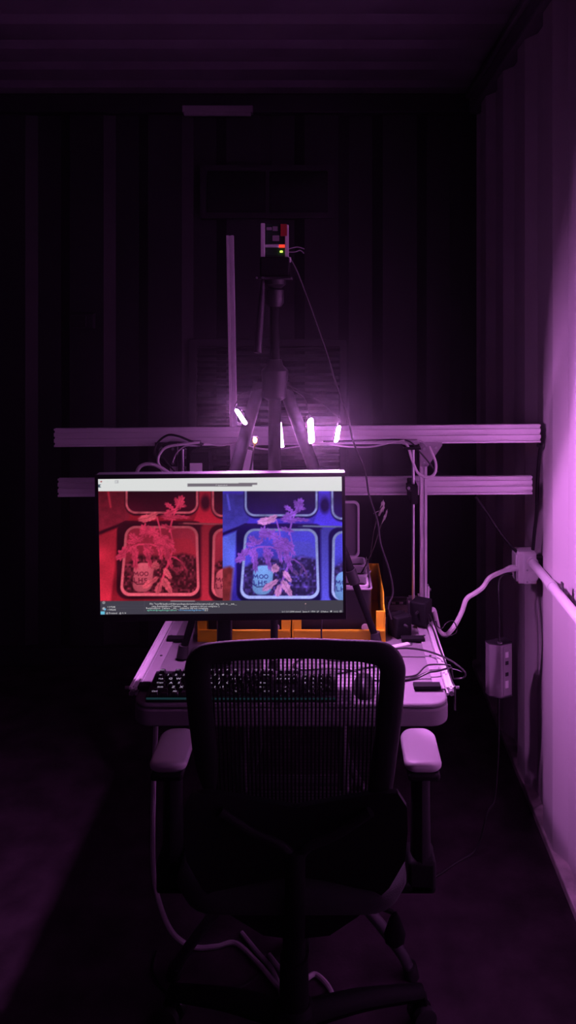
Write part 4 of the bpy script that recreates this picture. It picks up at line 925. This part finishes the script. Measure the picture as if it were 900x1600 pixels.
# seat
bm = bmesh.new()
for k, (z, gx, y0, y1) in enumerate(((.425, .185, 1.555, 1.83), (.445, .225, 1.53, 1.85), (.475, .238, 1.522, 1.86), (.492, .232, 1.528, 1.855), (.500, .21, 1.55, 1.835))):
    r_ = [bm.verts.new((CX + u, v, z)) for u, v in rrect(-gx, y0, gx, y1, .075, 6)]
    if k:
        for i in range(len(r_)): bm.faces.new((prev[i], prev[(i + 1) % len(r_)], r_[(i + 1) % len(r_)], r_[i]))
    else: bm.faces.new(r_[::-1])
    prev = r_
bm.faces.new(prev)
H_('seat', bm, CUSH, smooth=True, angle=80)
H_('tilt_mechanism', B(((CX - .075, 1.59, .352), (CX + .075, 1.79, .428)), ((CX - .13, 1.64, .385), (CX + .13, 1.72, .428))), CHAIRB, bevel=.012, seg=3)
bm = cyl(bmesh.new(), (CX + .06, 1.68, .39), (.128, 1.68, .375), .006, 10)
lathe(bm, [(.004, .05), (.014, .03), (.024, .0), (.020, -.022), (.008, -.03)], 14, None)
b2 = bmesh.new(); cyl(b2, (CX + .06, 1.68, .39), (.132, 1.68, .335), .0055, 10)
H_('lever', b2, CHAIRB, smooth=True); bm.free()
b2 = lathe(bmesh.new(), [(.004, .048), (.012, .034), (.024, .0), (.021, -.02), (.008, -.03)], 14, Matrix.Translation((.137, 1.68, .288)) @ Matrix.Scale(.45, 4, (0, 1, 0)))
H_('lever_paddle', b2, CHAIRB, smooth=True)
H_('gas_lift', tube(bmesh.new(), [(CX, CY, .065), (CX, CY, .24), (CX, CY, .241), (CX, CY, .36)], [.034, .031, .025, .025], 20), CHAIRB, smooth=True)
for k in range(5):
    a = math.radians(90 - 72 * k)
    dx, dy = math.cos(a), math.sin(a)
    p0 = Vector((CX + dx * .02, CY + dy * .02, .105)); p1 = Vector((CX + dx * .16, CY + dy * .16, .100)); p2 = Vector((CX + dx * .305, CY + dy * .305, .078))
    arm = H_('base_arm', tube(bmesh.new(), smoothpath([p0, p1, p2], 5), [.030 - .0012 * i for i in range(11)], 10, r2=[.024 - .0008 * i for i in range(11)], up=(0, 0, 1)), CHAIRB, smooth=True)
    tx, ty = -dy, dx
    H_('caster_fork', B(((p2.x - .012, p2.y - .012, .034), (p2.x + .012, p2.y + .012, .072))), CHAIRB, arm, bevel=.004)
    bm = bmesh.new()
    for s in (-1, 1):
        c = Vector((p2.x + tx * .016 * s, p2.y + ty * .016 * s, .0275)); w_ = Vector((tx, ty, 0)) * .009
        tube(bm, [c - w_, c - w_ * .8, c + w_ * .8, c + w_], [.023, .0275, .0275, .023], 20)
    H_('caster_wheel', bm, RUBBER, arm, smooth=True)
H_('base_hub', lathe(bmesh.new(), [(.03, .06), (.045, .075), (.045, .125), (.036, .14)], 20, Matrix.Translation((CX, CY, 0))), CHAIRB, smooth=True)
# arms
for s in (-1, 1):
    cx = CX + .006 + s * .269
    bm = bmesh.new(); 
    f0 = [(cx + u, v) for u, v in rrect(-.0395, 1.600, .0395, 1.745, .026, 6)]
    prev = None
    for z, k_ in ((.682, .90), (.688, .985), (.699, 1.0), (.7045, .96), (.706, .86)):
        r_ = [bm.verts.new((cx + (u - cx) * k_, 1.6725 + (v - 1.6725) * k_, z - .006 * ((u - cx) / .04) ** 2 * (z > .69))) for u, v in f0]
        if prev:
            for i in range(len(r_)): bm.faces.new((prev[i], prev[(i + 1) % len(r_)], r_[(i + 1) % len(r_)], r_[i]))
        else: bm.faces.new(r_[::-1])
        prev = r_
    bm.faces.new(prev)
    H_('arm_pad', bm, PAD, smooth=True, angle=60)
    H_('arm_cap', B(((cx - .034, 1.598, .668), (cx + .034, 1.74, .684))), CHAIRB, bevel=.006)
    H_('arm_post', tube(bmesh.new(), [(cx, 1.67, .672), (cx, 1.67, .56), (cx, 1.67, .46)], [.020, .021, .023], 12, r2=[.03, .032, .034], up=(0, 1, 0)), CHAIRB, smooth=True)
    x0, x1 = sorted((CX + s * .10, cx + s * .026))
    H_('arm_bracket', B(((x0, 1.635, .405), (x1, 1.705, .43)), ((min(cx - s * .03, cx + s * .03), 1.635, .405), (max(cx - s * .03, cx + s * .03), 1.705, .475))), CHAIRB, bevel=.008)
